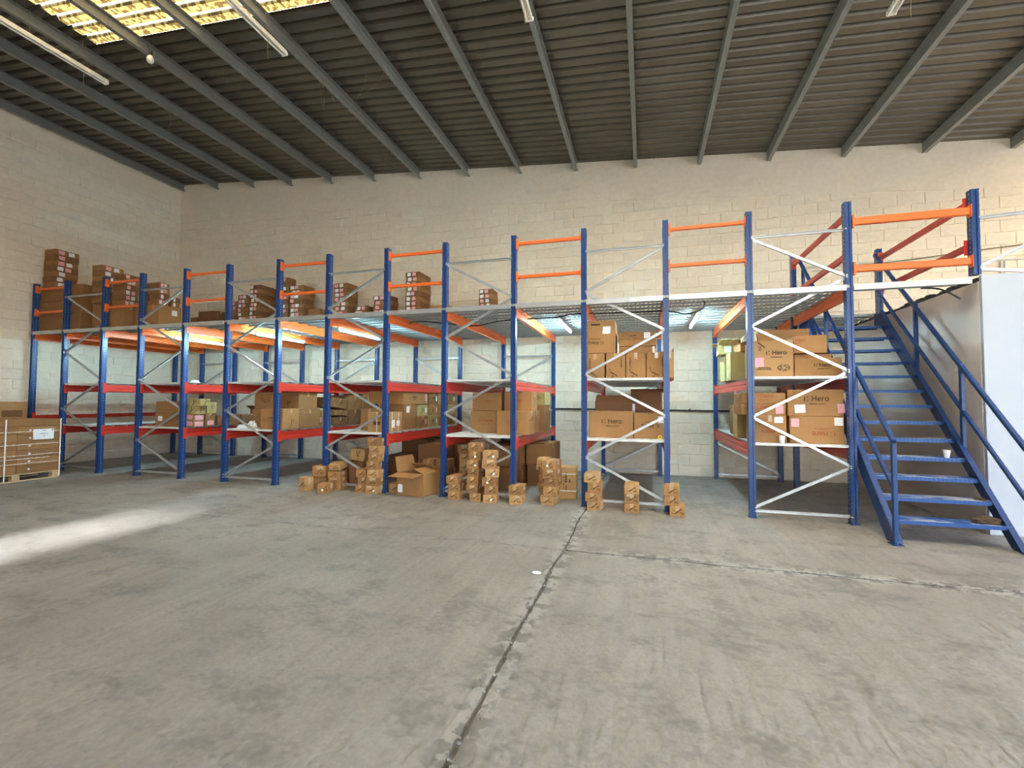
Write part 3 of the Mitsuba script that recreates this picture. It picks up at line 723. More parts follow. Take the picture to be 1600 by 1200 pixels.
# tilted lid box on the short stack
carton('small carton tipped back on the pile left of fourth rack post', -4.78, -4.58, 6.14, 6.34, 0.325, 0.42, 'm_card_c', rz=6, marks=[('mark', 'front', .5, .5, 5)], tip=([1, 0, 0], 10), name='small_carton')

# strapped upright carton
pm = MB()
v, f = scribble(0.15, 0.036, 1); pm.add(v + [0.085, 0.01, 0], f); v, f = scribble(0.10, 0.018, 2); pm.add(v + [-0.075, 0.008, 0], f)
v, f = scribble(0.20, 0.008, 3); pm.add(v + [-0.02, 0.040, 0], f)
pm.mesh(bar(0.0, -0.048, 0.055, -0.040, 0.022, 0.5))
t = carton('upright carton bound with two white straps, standing on the floor', -1.205, -0.96, 6.56, 6.86, 0, 0.455, 'm_card_c', rz=4, marks=[('mesh', 'front', pm.get(), 0.44, 0.52, 90, 'm_ink', 'print')])
M = T().translate([-1.0825, 6.71, 0]).rotate([0, 0, 1], 4)
for z in (0.115, 0.355): 
    m = MB(); m.mesh(cbox(-.1245, .1245, -.1525, -.1505, z, z + .014, .0005)); m.mesh(cbox(.1225, .1245, -.1525, .1525, z, z + .014, .0005)); m.mesh(cbox(-.1245, -.1225, -.1525, .1525, z, z + .014, .0005))
    part(t, 'strap', m.get(), 'm_strap', to=M, label='white plastic strap')

# big open carton on the floor
def open_carton(label, cx, cy, z0, w, d, h, rz, m, flaps, marks=()):
    t = thing('open_carton', label, 'cardboard box'); M = T().translate([cx, cy, z0]).rotate([0, 0, 1], rz); th = 0.006
    b = MB()
    b.mesh(cbox(-w / 2, w / 2, -d / 2, -d / 2 + th, 0, h, .002)); b.mesh(cbox(-w / 2, w / 2, d / 2 - th, d / 2, 0, h, .002))
    b.mesh(cbox(-w / 2, -w / 2 + th, -d / 2, d / 2, 0, h, .002)); b.mesh(cbox(w / 2 - th, w / 2, -d / 2, d / 2, 0, h, .002)); b.mesh(cbox(-w / 2, w / 2, -d / 2, d / 2, 0, th, .002))
    part(t, 'body', b.get(), m, to=M)
    for side, ang, L in flaps:
        a = math.radians(ang)   # 0 = straight up, 90 = folded out level
        s, c = math.sin(a) * L, math.cos(a) * L
        lo, hi, o = {'front': ((-w / 2, -d / 2), (w / 2, -d / 2), (0, -s)), 'back': ((w / 2, d / 2), (-w / 2, d / 2), (0, s)), 'left': ((-w / 2, d / 2), (-w / 2, -d / 2), (-s, 0)), 'right': ((w / 2, -d / 2), (w / 2, d / 2), (s, 0))}[side]
        e1 = np.array([hi[0] - lo[0], hi[1] - lo[1], 0.0]); wl = np.linalg.norm(e1); e1 /= wl
        e2 = np.array([o[0], o[1], c]) / L; n = np.cross(e1, e2)
        fl = prism([(0.004, 0), (wl - 0.004, 0), (wl - 0.02, L), (0.02, L)], np.array([lo[0], lo[1], h]) - n * th / 2, np.array([lo[0], lo[1], h]) + n * th / 2, e1, e2)
        part(t, 'flap', fl, m, to=M)
    for kind, face, pw, ph, u, vv, tilt in marks: part(t, 'paper_label', onface(paper(pw, ph, tilt), face, w, d, h, u, vv), 'm_paper', to=M, label='white paper label')
open_carton('large open carton with raised flaps on the floor between two racks', -3.30, 6.33, 0, 0.48, 0.46, 0.33, -9, 'm_card_a', [('front', 97, .23), ('back', -58, .2), ('left', 14, .23), ('right', -72, .2)], [('white', 'front', .085, .12, .13, .3, 0)])
for i, x in enumerate((-3.60, -3.36)): carton(f'{"left" if i == 0 else "right"} carton of two resting on a dark carton behind the open carton', x, x + 0.215, 7.0, 7.3, 0.27, 0.42, 'm_card_a', group=None)
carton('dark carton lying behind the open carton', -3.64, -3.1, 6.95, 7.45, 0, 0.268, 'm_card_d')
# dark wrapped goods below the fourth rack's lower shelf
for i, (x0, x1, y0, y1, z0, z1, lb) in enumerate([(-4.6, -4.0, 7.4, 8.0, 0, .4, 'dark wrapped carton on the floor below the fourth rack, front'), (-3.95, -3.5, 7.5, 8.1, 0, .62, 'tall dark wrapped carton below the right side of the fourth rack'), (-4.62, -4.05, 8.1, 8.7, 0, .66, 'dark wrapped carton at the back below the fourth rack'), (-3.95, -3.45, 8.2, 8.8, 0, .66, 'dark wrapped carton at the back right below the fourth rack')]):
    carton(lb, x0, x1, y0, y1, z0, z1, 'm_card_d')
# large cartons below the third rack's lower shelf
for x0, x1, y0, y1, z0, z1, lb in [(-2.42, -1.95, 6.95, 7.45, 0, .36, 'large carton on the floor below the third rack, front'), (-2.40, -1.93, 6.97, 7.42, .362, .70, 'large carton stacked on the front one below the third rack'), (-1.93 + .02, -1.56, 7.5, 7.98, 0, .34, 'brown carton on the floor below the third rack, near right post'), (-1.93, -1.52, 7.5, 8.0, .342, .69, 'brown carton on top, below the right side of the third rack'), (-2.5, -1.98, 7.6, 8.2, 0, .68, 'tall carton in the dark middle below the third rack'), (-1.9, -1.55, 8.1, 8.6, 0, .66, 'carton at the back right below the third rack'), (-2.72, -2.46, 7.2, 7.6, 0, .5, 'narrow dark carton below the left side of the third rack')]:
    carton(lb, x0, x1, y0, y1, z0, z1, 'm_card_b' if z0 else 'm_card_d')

SHL, SHM = LOW + 0.029, MID + 0.029
L = lambda face='front', h=0.055, u=.5, v=.5, rot=0, ink='m_ink': ('logo', face, h, u, v, rot, ink)
# sixth rack, lower shelf
carton('lower of two large cartons on the sixth rack lower shelf', -8.75, -8.14, 6.33, 6.85, SHL, SHL + .24, 'm_card_b', marks=[('white', 'front', .11, .09, .2, .6, 0)])
carton('upper of two large cartons on the sixth rack lower shelf', -8.77, -8.12, 6.34, 6.84, SHL + .241, SHL + .46, 'm_card_b')
for i, (x0, x1, y0, z0, h, nm) in enumerate([(-8.01, -7.85, 6.36, 0, .115, 'bottom left'), (-8.01, -7.85, 6.36, .116, .115, 'second left'), (-8.0, -7.83, 6.37, .232, .15, 'third left'), (-8.03, -7.75, 6.39, .383, .13, 'topmost left')]):
    carton(f'small carton with pink label, {nm} in the sixth rack pile', x0 - 0.04, x1, y0, y0 + 0.2, SHL + z0, SHL + z0 + h, 'm_card_y' if i > 1 else 'm_card_a', marks=[('pink', 'right', .16, .085, .5, .45, 0), ('pink', 'front', .14, .08, .5, .5, 0)] if i < 2 else [('mark', 'right', .5, .5, 40), ('mark', 'front', .5, .5, 40)], name='small_carton', group=None)
for i, (y0, z0, h) in enumerate([(6.60, 0, .125), (6.60, .126, .12), (6.62, .247, .20)]):
    carton(f'small carton, {ordn(i, 3)} in the column behind the pink-labelled pile', -8.05, -7.86, y0, y0 + .2, SHL + z0, SHL + z0 + h, 'm_card_y' if i == 2 else 'm_card_b', marks=[('pink', 'right', .13, .08, .5, .5, 0)] if i == 0 else [('mark', 'right', .5, .5, 60)], name='small_carton')
carton('low dark carton behind the pink-labelled pile on sixth rack', -8.2, -7.86, 6.85, 7.35, SHL, SHL + .19, 'm_card_d', marks=[('mark', 'right', .5, .5, 0)])
carton('second low dark carton further back on sixth rack', -8.2, -7.85, 7.4, 7.9, SHL, SHL + .2, 'm_card_d')
open_carton('open carton with pale inside at the back of the sixth rack', -8.05, 8.2, SHL, .4, .45, .3, 0, 'm_card_d', [('front', 60, .15), ('right', 70, .15)])
k = thing('white_bowl', 'white bowl upside down on the empty upper shelf of the sixth rack', 'bowl')
put(k, xf(lathe([(0.0, .055), (.03, .053), (.06, .04), (.078, .015), (.08, 0), (.077, 0), (.06, .035), (0, .048)], 20), np.eye(3), (-8.15, 6.6, SHM)), 'm_plastic_white', True)
# fifth rack, lower shelf
carton('carton with dark lettering at the front right of the fifth rack', -6.30, -5.83, 6.30, 6.68, SHL, SHL + .345, 'm_card_a', marks=[L(h=.042, u=.55, v=.52), ('mark', 'right', .5, .3, 50)])
carton('carton with white label, lower left at the back of the fifth rack', -6.90, -6.42, 6.72, 7.25, SHL, SHL + .33, 'm_card_a', marks=[('white', 'front', .09, .11, .86, .78, 0)])
carton('big carton, upper left at the back of the fifth rack', -6.88, -6.36, 6.74, 7.2, SHL + .331, SHL + .64, 'm_card_a', marks=[L(h=.04, ink='m_ink_red')])
carton('dark carton, upper right at the back of the fifth rack', -6.34, -5.93, 6.78, 7.25, SHL + .331, SHL + .64, 'm_card_b', marks=[('mark', 'front', .4, .3, 60)])
carton('dark carton lying under the upper right one of the fifth rack', -6.40, -5.86, 6.72, 7.25, SHL, SHL + .33, 'm_card_b')
carton('slim carton with pink label on the right of the fifth rack', -6.02, -5.86, 7.32, 7.56, SHL, SHL + .31, 'm_card_a', marks=[('pink', 'right', .09, .11, .6, .4, 0), ('pink', 'front', .07, .10, .7, .4, 0)])
for i, (y0, y1, z0, h, tl, lb) in enumerate([(7.65, 8.1, 0, .16, 0, 'lowest carton in the slanting heap of the fifth rack'), (7.68, 8.1, .162, .14, 3, 'middle carton in the slanting heap of the fifth rack'), (7.62, 8.05, .312, .22, 7, 'tilted carton topping the slanting heap of the fifth rack'), (8.15, 8.55, 0, .3, 0, 'carton at the back right of the fifth rack, below'), (8.15, 8.55, .301, .3, 0, 'carton at the back right of the fifth rack, above'), (8.6, 9.0, 0, .32, 0, 'rearmost carton of the fifth rack, below'), (8.6, 9.0, .321, .31, 0, 'rearmost carton of the fifth rack, above')]):
    mk = [('mark', 'right', .5, .5, 40)] if i < 5 else [('white', 'right', .07, .10, .6, .6, 0)]
    carton(lb, -6.35, -5.87, y0, y1, SHL + z0 + (.03 if tl else 0), SHL + z0 + h, 'm_card_d' if i in (0, 3, 5) else 'm_card_b', tip=([1, 0, 0], -tl) if tl else None, marks=mk)
def crumple(cx, cy, z, rx, ry, h, m, key, label, cat, seed):
    g = trimesh.creation.icosphere(3); v = np.array(g.vertices)
    nn = meshkit.fbm(v * 2.3 + seed, 3, seed)[:, None]
    v = v * (0.45 + 0.75 * nn + 0.35 * meshkit.noise(v * 6.0 + seed, seed + 3)[:, None]); v = np.stack([v[:, 0] * rx, v[:, 1] * ry, np.maximum(v[:, 2], -.25) * h + .25 * h], 1)
    k = thing(key, label, cat); put(k, (v + [cx, cy, z], np.array(g.faces)), m)
crumple(-6.78, 6.40, SHL, .10, .07, .05, 'm_paper', 'crumpled_paper', 'crumpled white paper at the front left of the fifth rack', 'paper', 3)
crumple(-6.62, 6.45, SHL, .09, .06, .10, 'm_paper', 'crumpled_paper', 'bulkier crumpled white paper right of the flatter one on the fifth rack', 'paper', 8)
# fourth rack, lower shelf
carton('brown carton at the front left of the fourth rack', -4.55, -4.21, 6.62, 7.1, SHL, SHL + .36, 'm_card_a', marks=[L(h=.038, ink='m_ink_red')])
sm = [('mesh', 'front', bar(-.06, 0, .06, 0, .05), .5, .45, 0, 'm_ink', 'print'), ('white', 'right', .085, .125, .42, .4, 0), ('white', 'right', .11, .085, .72, .42, 0)]
t = carton('carton with white straps and white shipping labels on the fourth rack', -4.20, -3.87, 6.30, 6.80, SHL, SHL + .31, 'm_card_c', marks=sm)
for yy in (6.46, 6.66): part(t, 'strap', pbox(-3.8705, -3.8675, yy, yy + .014, SHL, SHL + .312), 'm_strap', label='white plastic strap')
part(t, 'strap', pbox(-4.04, -4.028, 6.2975, 6.2995, SHL, SHL + .312), 'm_strap')
carton('dark carton with white label behind the strapped one on the fourth rack', -4.35, -3.88, 6.86, 7.30, SHL, SHL + .43, 'm_card_b', marks=[('white', 'right', .10, .11, .3, .8, 0)])
carton('long carton topping the dark one on the fourth rack', -4.55, -3.88, 6.84, 7.75, SHL + .432, SHL + .655, 'm_card_a', marks=[L('right', .04, .4, .5), ('pink', 'right', .06, .13, .9, .5, 0)])
kk = 0
for r, (z0, h) in enumerate([(0, .22), (.221, .20), (.422, .23)]):
    for c_, y0 in enumerate([7.36, 7.80, 8.22, 8.64]):
        if r == 2 and c_ == 0: continue
        carton(f'carton {ORDN[c_] if c_ else "first"} from the front, {["bottom", "middle", "top"][r]} row, along the fourth rack side', -4.35, -3.89, y0, y0 + .40, SHL + z0, SHL + z0 + h, ['m_card_b', 'm_card_y', 'm_card_a'][(r + c_) % 3], marks=[('mark', 'right', .4, .5, 30), (['pink', 'white'][(c_ + r) % 2], 'right', .06, .09, .8, .5, 0)])
for i in range(5): carton(f'flat yellowish carton, {ordn(i, 5)} of five stacked at the rear of fourth rack', -4.86, -4.40, 8.0, 8.5, SHL + i * .13, SHL + i * .13 + .10 + .02, 'm_card_y' if i % 2 else 'm_card_d')
# third rack, lower shelf
carton('carton with printed lettering, lower left of four on the third rack', -2.60, -2.13, 6.66, 7.1, SHL, SHL + .345, 'm_card_a', marks=[L(h=.05, u=.52, v=.52, ink='m_ink_red')])
carton('carton, upper left of four on the third rack', -2.585, -2.11, 6.68, 7.1, SHL + .346, SHL + .625, 'm_card_a', marks=[L(h=.04, ink='m_ink_red')])
carton('carton with printed lettering, lower right of four on the third rack', -2.10, -1.62, 6.42, 6.82, SHL, SHL + .35, 'm_card_a', marks=[L(h=.045, u=.5, v=.5, ink='m_ink_red'), ('mark', 'right', .5, .7, 0)])
carton('carton, upper right of four on the third rack', -2.06, -1.62, 6.66, 6.98, SHL + .351, SHL + .635, 'm_card_a', marks=[L(h=.038, ink='m_ink_red')])
carton('carton carrying the upper right one from behind on the third rack', -2.09, -1.64, 6.83, 7.25, SHL, SHL + .349, 'm_card_b')
carton('tall carton with white label at the rear right of the third rack', -1.86, -1.58, 7.32, 7.8, SHL, SHL + .43, 'm_card_b', marks=[('white', 'front', .11, .11, .5, .55, 0), ('mesh', 'front', bar(-.08, 0, .08, 0.005, .03), .5, .3, 0, 'm_ink_red', 'print')])
carton('small yellowish carton on the tall one at third rack rear right', -1.87, -1.57, 7.33, 7.75, SHL + .431, SHL + .64, 'm_card_y', marks=[('mark', 'front', .5, .5, 30)])
# second rack, lower shelf
t = carton('wide carton with printed lettering on the second rack lower shelf', -.745, -.155, 6.40, 6.82, SHL, SHL + .365, 'm_card_a', marks=[L(h=.062, u=.52, v=.56), ('white', 'top', .12, .05, .1, .06, 0)])
carton('wide carton with upside-down print, right on second rack lower shelf', -.145, .235, 6.40, 6.85, SHL, SHL + .34, 'm_card_a', marks=[L(h=.05, u=.55, v=.55, rot=180), ('white', 'front', .08, .09, .92, .75, 0)])
open_carton('shallow open tray with folded flaps on top of wide carton', -.44, 6.95, SHL + .366, .52, .40, .12, 0, 'm_card_d', [('front', 25, .1), ('left', -20, .12), ('right', 60, .14)])
carton('carton carrying the tray from behind on the second rack', -.72, -.18, 6.83, 7.25, SHL, SHL + .365, 'm_card_d')
carton('large dark carton at the back right of second rack lower shelf', -.20, .24, 7.0, 7.5, SHL + .30, SHL + .68, 'm_card_d', marks=[('white', 'front', .09, .14, .03, .25, 0)])
carton('carton beneath the large dark one on second rack lower shelf', -.16, .24, 6.90, 7.5, SHL, SHL + .299, 'm_card_d')
for i, (x, y, a) in enumerate([(-.02, 6.30, 4), (.15, 6.29, -6)]):
    k = thing('paper_sheet', ['white paper sheet at the middle of the shelf edge, second rack', 'white paper sheet beneath the yellow tape on the second rack'][i], 'paper'); put(k, xf(cbox(-.075, .075, -.05, .05, 0, .0015, .0004), rotz(math.radians(a)), (x, y, SHL + .0005)), 'm_paper')
k = thing('tape_roll', 'small yellow tape dispenser on the shelf edge of the second rack', 'tape'); m = MB(); m.mesh(xf(lathe([(.012, -.012), (.027, -.012), (.027, .012), (.012, .012), (.012, -.012)], 16), [[1, 0, 0], [0, 0, 1], [0, 1, 0]], (.185, 6.31, SHL + .029))); m.mesh(cbox(.15, .20, 6.30, 6.32, SHL + .001, SHL + .012, .003)); put(k, m.get(), 'm_yellow')
# second rack, upper shelf
carton('tall carton with upside-down lettering on second rack upper shelf', -.80, -.385, 6.36, 6.85, SHM + .345, SHM + .80, 'm_card_a', marks=[L(h=.048, u=.36, v=.36, rot=180), ('white', 'front', .105, .10, .72, .70, -3), ('mesh', 'front', bar(-.06, 0, .06, 0, .025), .36, .88, 0, 'm_ink', 'print')])
for i in range(4):
    x0 = -.775 + i * .265 if i else -.785
    carton(f'upright carton, {["leftmost", "second", "third", "rightmost"][i]} of four along second rack upper shelf', x0, x0 + .257, 6.34, 6.72, SHM, SHM + .34, 'm_card_a', marks=[('mark', 'front', .38, .2, -70), ('mesh', 'front', scribble(.13, .016, i), .8 if i % 2 else .22, .62, 90, 'm_ink', 'print')] + ([('glosstape', 'front', .035, .055, .5, .92, 8)] if i > 1 else []))
carton('carton standing out past the right post of second rack upper shelf', .275, .37, 6.40, 6.9, SHM + .002, SHM + .345, 'm_card_c', marks=[('pink', 'left', .06, .07, .8, .9, 0)])
open_carton('broad open carton behind, sticking out at second rack upper right', .20, 7.15, SHM, .40, .45, .36, 0, 'm_card_b', [('right', -2, .10), ('back', 10, .1)])
carton('flat carton, lower of three lying on the upright cartons', -.34, .14, 6.45, 6.85, SHM + .342, SHM + .44, 'm_card_a', marks=[('glosstape', 'front', .03, .09, .95, .5, 0)])
carton('flat carton, middle of three lying on the upright cartons', -.335, .155, 6.44, 6.8, SHM + .442, SHM + .535, 'm_card_a', rz=-1)
carton('flat carton, top of three lying on the upright cartons', -.36, .12, 6.47, 6.95, SHM + .537, SHM + .645, 'm_card_b', rz=2, marks=[('white', 'front', .085, .085, .80, .5, 0), ('mark', 'front', .4, .5, -30)])
# nearest rack, lower shelf
carton('carton with upside-down lettering, bottom left of nearest rack', 1.30, 1.655, 6.30, 6.8, SHL, SHL + .335, 'm_card_a', marks=[L(h=.05, u=.52, v=.44, rot=180, ink='m_ink_red'), ('white', 'front', .095, .075, .76, .83, 2)])
carton('flat carton with red lettering, third level at nearest rack left', 1.17, 1.655, 6.32, 6.85, SHL + .475, SHL + .61, 'm_card_a', marks=[L(h=.045, u=.52, v=.6, ink='m_ink_red')])
carton('flat carton with pink and white labels, second level at nearest rack', 1.16, 1.655, 6.32, 6.85, SHL + .336, SHL + .473, 'm_card_a', marks=[L(h=.045, u=.52, v=.6, ink='m_ink_red'), ('pink', 'front', .085, .10, .86, .5, 3), ('white', 'front', .06, .075, .22, .5, 12)])
carton('carton with upside-down print, bottom right of nearest rack', 1.69, 2.262, 6.30, 6.8, SHL, SHL + .325, 'm_card_a', marks=[L(h=.055, u=.62, v=.42, rot=180, ink='m_ink_red'), ('pink', 'front', .085, .10, .10, .76, 0), ('white', 'front', .09, .095, .90, .82, 0)])
carton('carton with upright lettering, top right of nearest rack lower shelf', 1.675, 2.265, 6.31, 6.8, SHL + .326, SHL + .65, 'm_card_a', marks=[L(h=.06, u=.52, v=.60), ('white', 'front', .115, .10, .22, .28, 4), ('pink', 'front', .075, .11, .95, .3, 4)])
carton('yellowish upright carton on the left side of the nearest rack', 1.22, 1.38, 6.95, 7.25, SHL, SHL + .40, 'm_card_y')
carton('dark carton at the rear of the nearest rack lower shelf', 1.3, 2.2, 7.4, 8.0, SHL, SHL + .45, 'm_card_d')
carton('small yellow carton beside the upright one on nearest rack', 1.25, 1.40, 7.27, 7.39, SHL, SHL + .12, 'm_card_y', name='small_carton')
k = thing('paper_cup', 'white paper cup on the lower shelf of the nearest rack', 'cup')
CUP = [(0, 0), (.024, 0), (.036, .085), (.038, .085), (.038, .089), (.034, .087), (.0225, .004), (0, .004)]
put(k, xf(lathe(CUP, 20), np.eye(3), (1.592, 6.255, SHL)), 'm_plastic_white', 40)
k = thing('hanging_tag', 'pale pink tag holder hanging below the upper beam of nearest rack', 'tag'); put(k, cbox(1.20, 1.222, 6.93, 7.02, MID - .30, MID - .135, .004), 'm_paper_pink')
# nearest rack, upper shelf
ring = MB()
for r0, r1 in ((1.0, .86), (.55, .45)):
    a = np.linspace(0, 2 * np.pi, 29)[:-1]
    P = Polygon(np.stack([np.cos(a) * .07 * r0, np.sin(a) * .040 * r0], 1), [np.stack([np.cos(a) * .07 * r1, np.sin(a) * .040 * r1], 1)])
    vv, tt = trimesh.creation.triangulate_polygon(P, engine='earcut'); ring.add(np.c_[vv, np.full(len(vv), .0006)], tt)
for a in range(5): ring.mesh(bar(.034 * math.cos(a * 1.2566), .02 * math.sin(a * 1.2566), .062 * math.cos(a * 1.2566), .035 * math.sin(a * 1.2566), .008))
prof = MB()
for q, wv in ((0, .17), (.012, .16), (.024, .13)): prof.mesh(bar(-wv / 2, q, wv / 2, q, .006))
carton('carton with printed lettering and ring drawing on nearest rack upper shelf', 1.305, 1.755, 6.34, 6.8, SHM, SHM + .455, 'm_card_c', marks=[L(h=.052, u=.58, v=.62), ('pink', 'front', .10, .115, .16, .40, 2), ('mesh', 'front', ring.get(), .76, .24, 0, 'm_ink', 'print'), ('mesh', 'front', prof.get(), .28, .20, 0, 'm_ink', 'print'), ('mark', 'front', .2, .9, -80)])
carton('wide carton with printed lettering, right on nearest rack upper shelf', 1.765, 2.265, 6.34, 6.8, SHM, SHM + .225, 'm_card_a', marks=[L(h=.042, u=.60, v=.55, ink='m_ink')])
carton('carton with red print across the stack, nearest rack upper shelf', 1.77, 2.13, 6.38, 6.85, SHM + .288, SHM + .51, 'm_card_a', marks=[L(h=.035, u=.14, v=.68, ink='m_ink_red')])
open_carton('crushed flat tray between two cartons on nearest rack upper shelf', 1.98, 6.60, SHM + .226, .40, .40, .05, 0, 'm_card_b', [])
carton('long carton topmost on the nearest rack upper shelf', 1.47, 2.09, 6.86, 7.25, SHM + .45, SHM + .66, 'm_card_a')
carton('carton under the topmost long one on the nearest rack', 1.45, 2.10, 6.87, 7.3, SHM, SHM + .449, 'm_card_b')
carton('yellowish tall carton at the left edge of nearest rack upper shelf', 1.17, 1.50, 7.62, 8.05, SHM, SHM + .39, 'm_card_y')
carton('second yellowish tall carton, nearer the front of nearest rack', 1.19, 1.44, 7.22, 7.58, SHM, SHM + .41, 'm_card_y', marks=[('white', 'left', .05, .13, .5, .25, 0)])
open_carton('open yellowish carton with white label overhanging nearest rack upper left', 1.26, 7.80, SHM + .413, .32, .42, .16, -4, 'm_card_y', [('left', 80, .08), ('front', 65, .12), ('right', 20, .12)], [('white', 'front', .10, .10, .42, .5, 0)])
open_carton('brown open tray beside the yellowish open carton on nearest rack', 1.43, 7.36, SHM + .412, .26, .34, .12, 6, 'm_card_b', [('left', 60, .09), ('front', 85, .1)])
carton('yellow board-like carton standing at the rear of nearest rack', 1.28, 1.72, 8.2, 8.3, SHM, SHM + .68, 'm_card_y')

# ------------------------------------------------------------------ goods on the deck
DZ = DECK + 0.003
def deck_stack(where, x0, x1, y0, y1, n, h, ztop, face='front', labels_=True, m=('m_card_b', 'm_card_d')):
    zb = ztop - n * h
    for i in range(n):
        jx, jy = rng.normal(0, 0.007, 2); mk = []
        W = (x1 - x0) if face == 'front' else (y1 - y0)
        ua = rng.uniform(.17, .30); ub = ua + rng.uniform(.28, .42)
        if labels_:
            cols = ['pink', 'white']; rng.shuffle(cols)
            mk = [(cols[0], face, W * .25, h * .70, ua, .5, rng.normal(0, 2)), (cols[1], face, W * .25, h * .70, ub, .5, rng.normal(0, 2))]
            if rng.random() < .22: mk = mk[:1]
        pos = ORDN[n - 1 - i] if i < n - 1 else 'top'
        if pos == 'bottom': pos = 'top'
        carton(f'label-pasted carton, {"lowest" if i == 0 else pos + (" from top" if i < n - 1 else "")}, deck stack {where}', x0 + jx, x1 + jx, y0 + jy, y1 + jy, zb + i * h, zb + i * h + h - .002, m[i % 2], rng.normal(0, 1.5), 'labelled cartons stacked on the deck', mk, 'labelled_carton', tape=False)
    return zb
def base(label, x0, x1, y0, y1, z1, m='m_card_d'):
    carton(label, x0, x1, y0, y1, DZ, z1, m)
H = .105
zb = deck_stack('tallest above fourth rack', -4.92, -4.59, 8.70, 9.22, 8, H, 4.16); base('plain carton carrying the stack above the fourth rack left half', -4.92, -4.59, 8.7, 9.25, zb - .002)
zb = deck_stack('by fourth rack left post', -6.75, -6.36, 8.70, 9.06, 7, H, 4.04); base('plain carton carrying the stack right of the fifth rack', -6.76, -6.35, 8.7, 9.06, zb - .002)
zb = deck_stack('of two in aisle left of fourth rack', -6.17, -5.86, 8.70, 8.95, 2, H, 3.50); base('plain carton carrying the low pair of labelled cartons', -6.17, -5.86, 8.7, 8.95, zb - .002)
zb = deck_stack('behind fourth rack right post', -5.70, -5.30, 8.70, 9.05, 4, H, 3.70); base('plain carton carrying the stack behind fourth rack right post', -5.7, -5.3, 8.7, 9.05, zb - .002)
zb = deck_stack('standing alone above third rack', -3.24, -2.95, 8.70, 9.06, 4, .095, 3.68); base('plain carton carrying the lone stack above third rack', -3.24, -2.95, 8.7, 9.06, zb - .002)
zb = deck_stack('in aisle right of fifth rack', -7.94, -7.56, 8.70, 9.08, 7, H, 4.07); base('plain carton carrying the stack right of fifth rack post', -7.94, -7.55, 8.7, 9.1, zb - .002)
zb = deck_stack('behind fifth rack right post', -8.28, -7.98, 8.70, 8.95, 9, H, 4.28); base('plain carton carrying the stack behind fifth rack right post', -8.28, -7.98, 8.7, 8.95, zb - .002)
zb = deck_stack('broad brown-sided, above fifth rack', -9.10, -8.79, 8.70, 9.18, 8, H, 4.16); base('plain carton carrying the broad stack above the fifth rack', -9.1, -8.79, 8.7, 9.18, zb - .002)
zb = deck_stack('middle height, above fifth rack left', -9.46, -9.13, 8.70, 8.95, 6, H, 3.94); base('plain carton carrying the middle stack above the fifth rack', -9.46, -9.13, 8.7, 8.95, zb - .002)
zb = deck_stack('lowest left, above fifth rack', -9.80, -9.49, 8.72, 8.95, 5, H, 3.80); base('plain carton carrying the leftmost stack above the fifth rack', -9.8, -9.49, 8.72, 8.95, zb - .002)
base('plain flat carton lying on the deck right of the fifth rack', -7.42, -7.08, 8.7, 8.9, 3.49, 'm_card_b')
base('flat brown carton lying on deck right of the tall labelled stack', -4.36, -3.93, 8.7, 8.95, 3.41, 'm_card_a')
base('long dark carton on the deck in the aisle between sixth and fifth racks', -10.70, -10.10, 8.70, 8.93, 3.60)
base('small dark carton left of the long dark one on the deck', -10.98, -10.76, 8.72, 8.93, 3.47, 'm_card_b')
# left end of the deck
for i, (z0, z1) in enumerate([(DZ, 3.10), (3.102, 3.42), (3.422, 3.735)]):
    carton(f'{["bottom", "middle", "top"][i]} large brown carton of three in the corner by the left wall', -12.13, -11.40, 6.36, 6.98, z0, z1, 'm_card_b', marks=[('white', 'right', .08, .09, .3, .35, 0)] if i == 0 else [], tape=False)
for i, (z0, z1) in enumerate([(DZ, 3.13), (3.132, 3.50), (3.502, 3.74)]):
    carton(f'{["bottom", "middle", "top"][i]} large brown carton of three above the farthest rack', -11.24, -10.90, 6.36, 6.74, z0, z1, 'm_card_b', tape=False)
deck_stack('tallest, by the left wall', -12.12, -11.79, 6.38, 6.80, 7, .115, 4.545, 'right')
base('plain carton carrying the stack behind the farthest rack right post', -10.68, -10.36, 6.42, 6.82, 3.33, 'm_card_b')
deck_stack('behind farthest rack right post', -10.66, -10.38, 6.38, 6.78, 7, .109, 4.096, 'right')
base('pair-front brown carton above the aisle right of farthest rack', -10.11, -9.72, 6.36, 6.64, 3.24, 'm_card_a')
deck_stack('above aisle right of farthest rack', -10.08, -9.74, 6.38, 6.64, 6, .103, 3.862, 'right')
base('brown carton with white label above the sixth rack', -9.10, -8.79, 6.36, 6.79, 3.20, 'm_card_a'); 
part('carton_%03d' % (used['carton'] - 1), 'paper_label', cbox(-8.7895, -8.788, 6.60, 6.71, 3.03, 3.13, .0003), 'm_paper', label='white paper label')
base('plain carton beside the white-labelled one above the sixth rack', -9.46, -9.12, 6.40, 6.8, 3.20, 'm_card_b')
deck_stack('left one above the sixth rack', -9.40, -9.13, 6.40, 6.56, 4, .11, 3.645, 'right')
deck_stack('right one above the sixth rack', -9.06, -8.83, 6.38, 6.58, 4, .107, 3.632, 'right')
deck_stack('low, behind right one above sixth rack', -9.02, -8.81, 6.62, 6.78, 2, .10, 3.402, 'right')

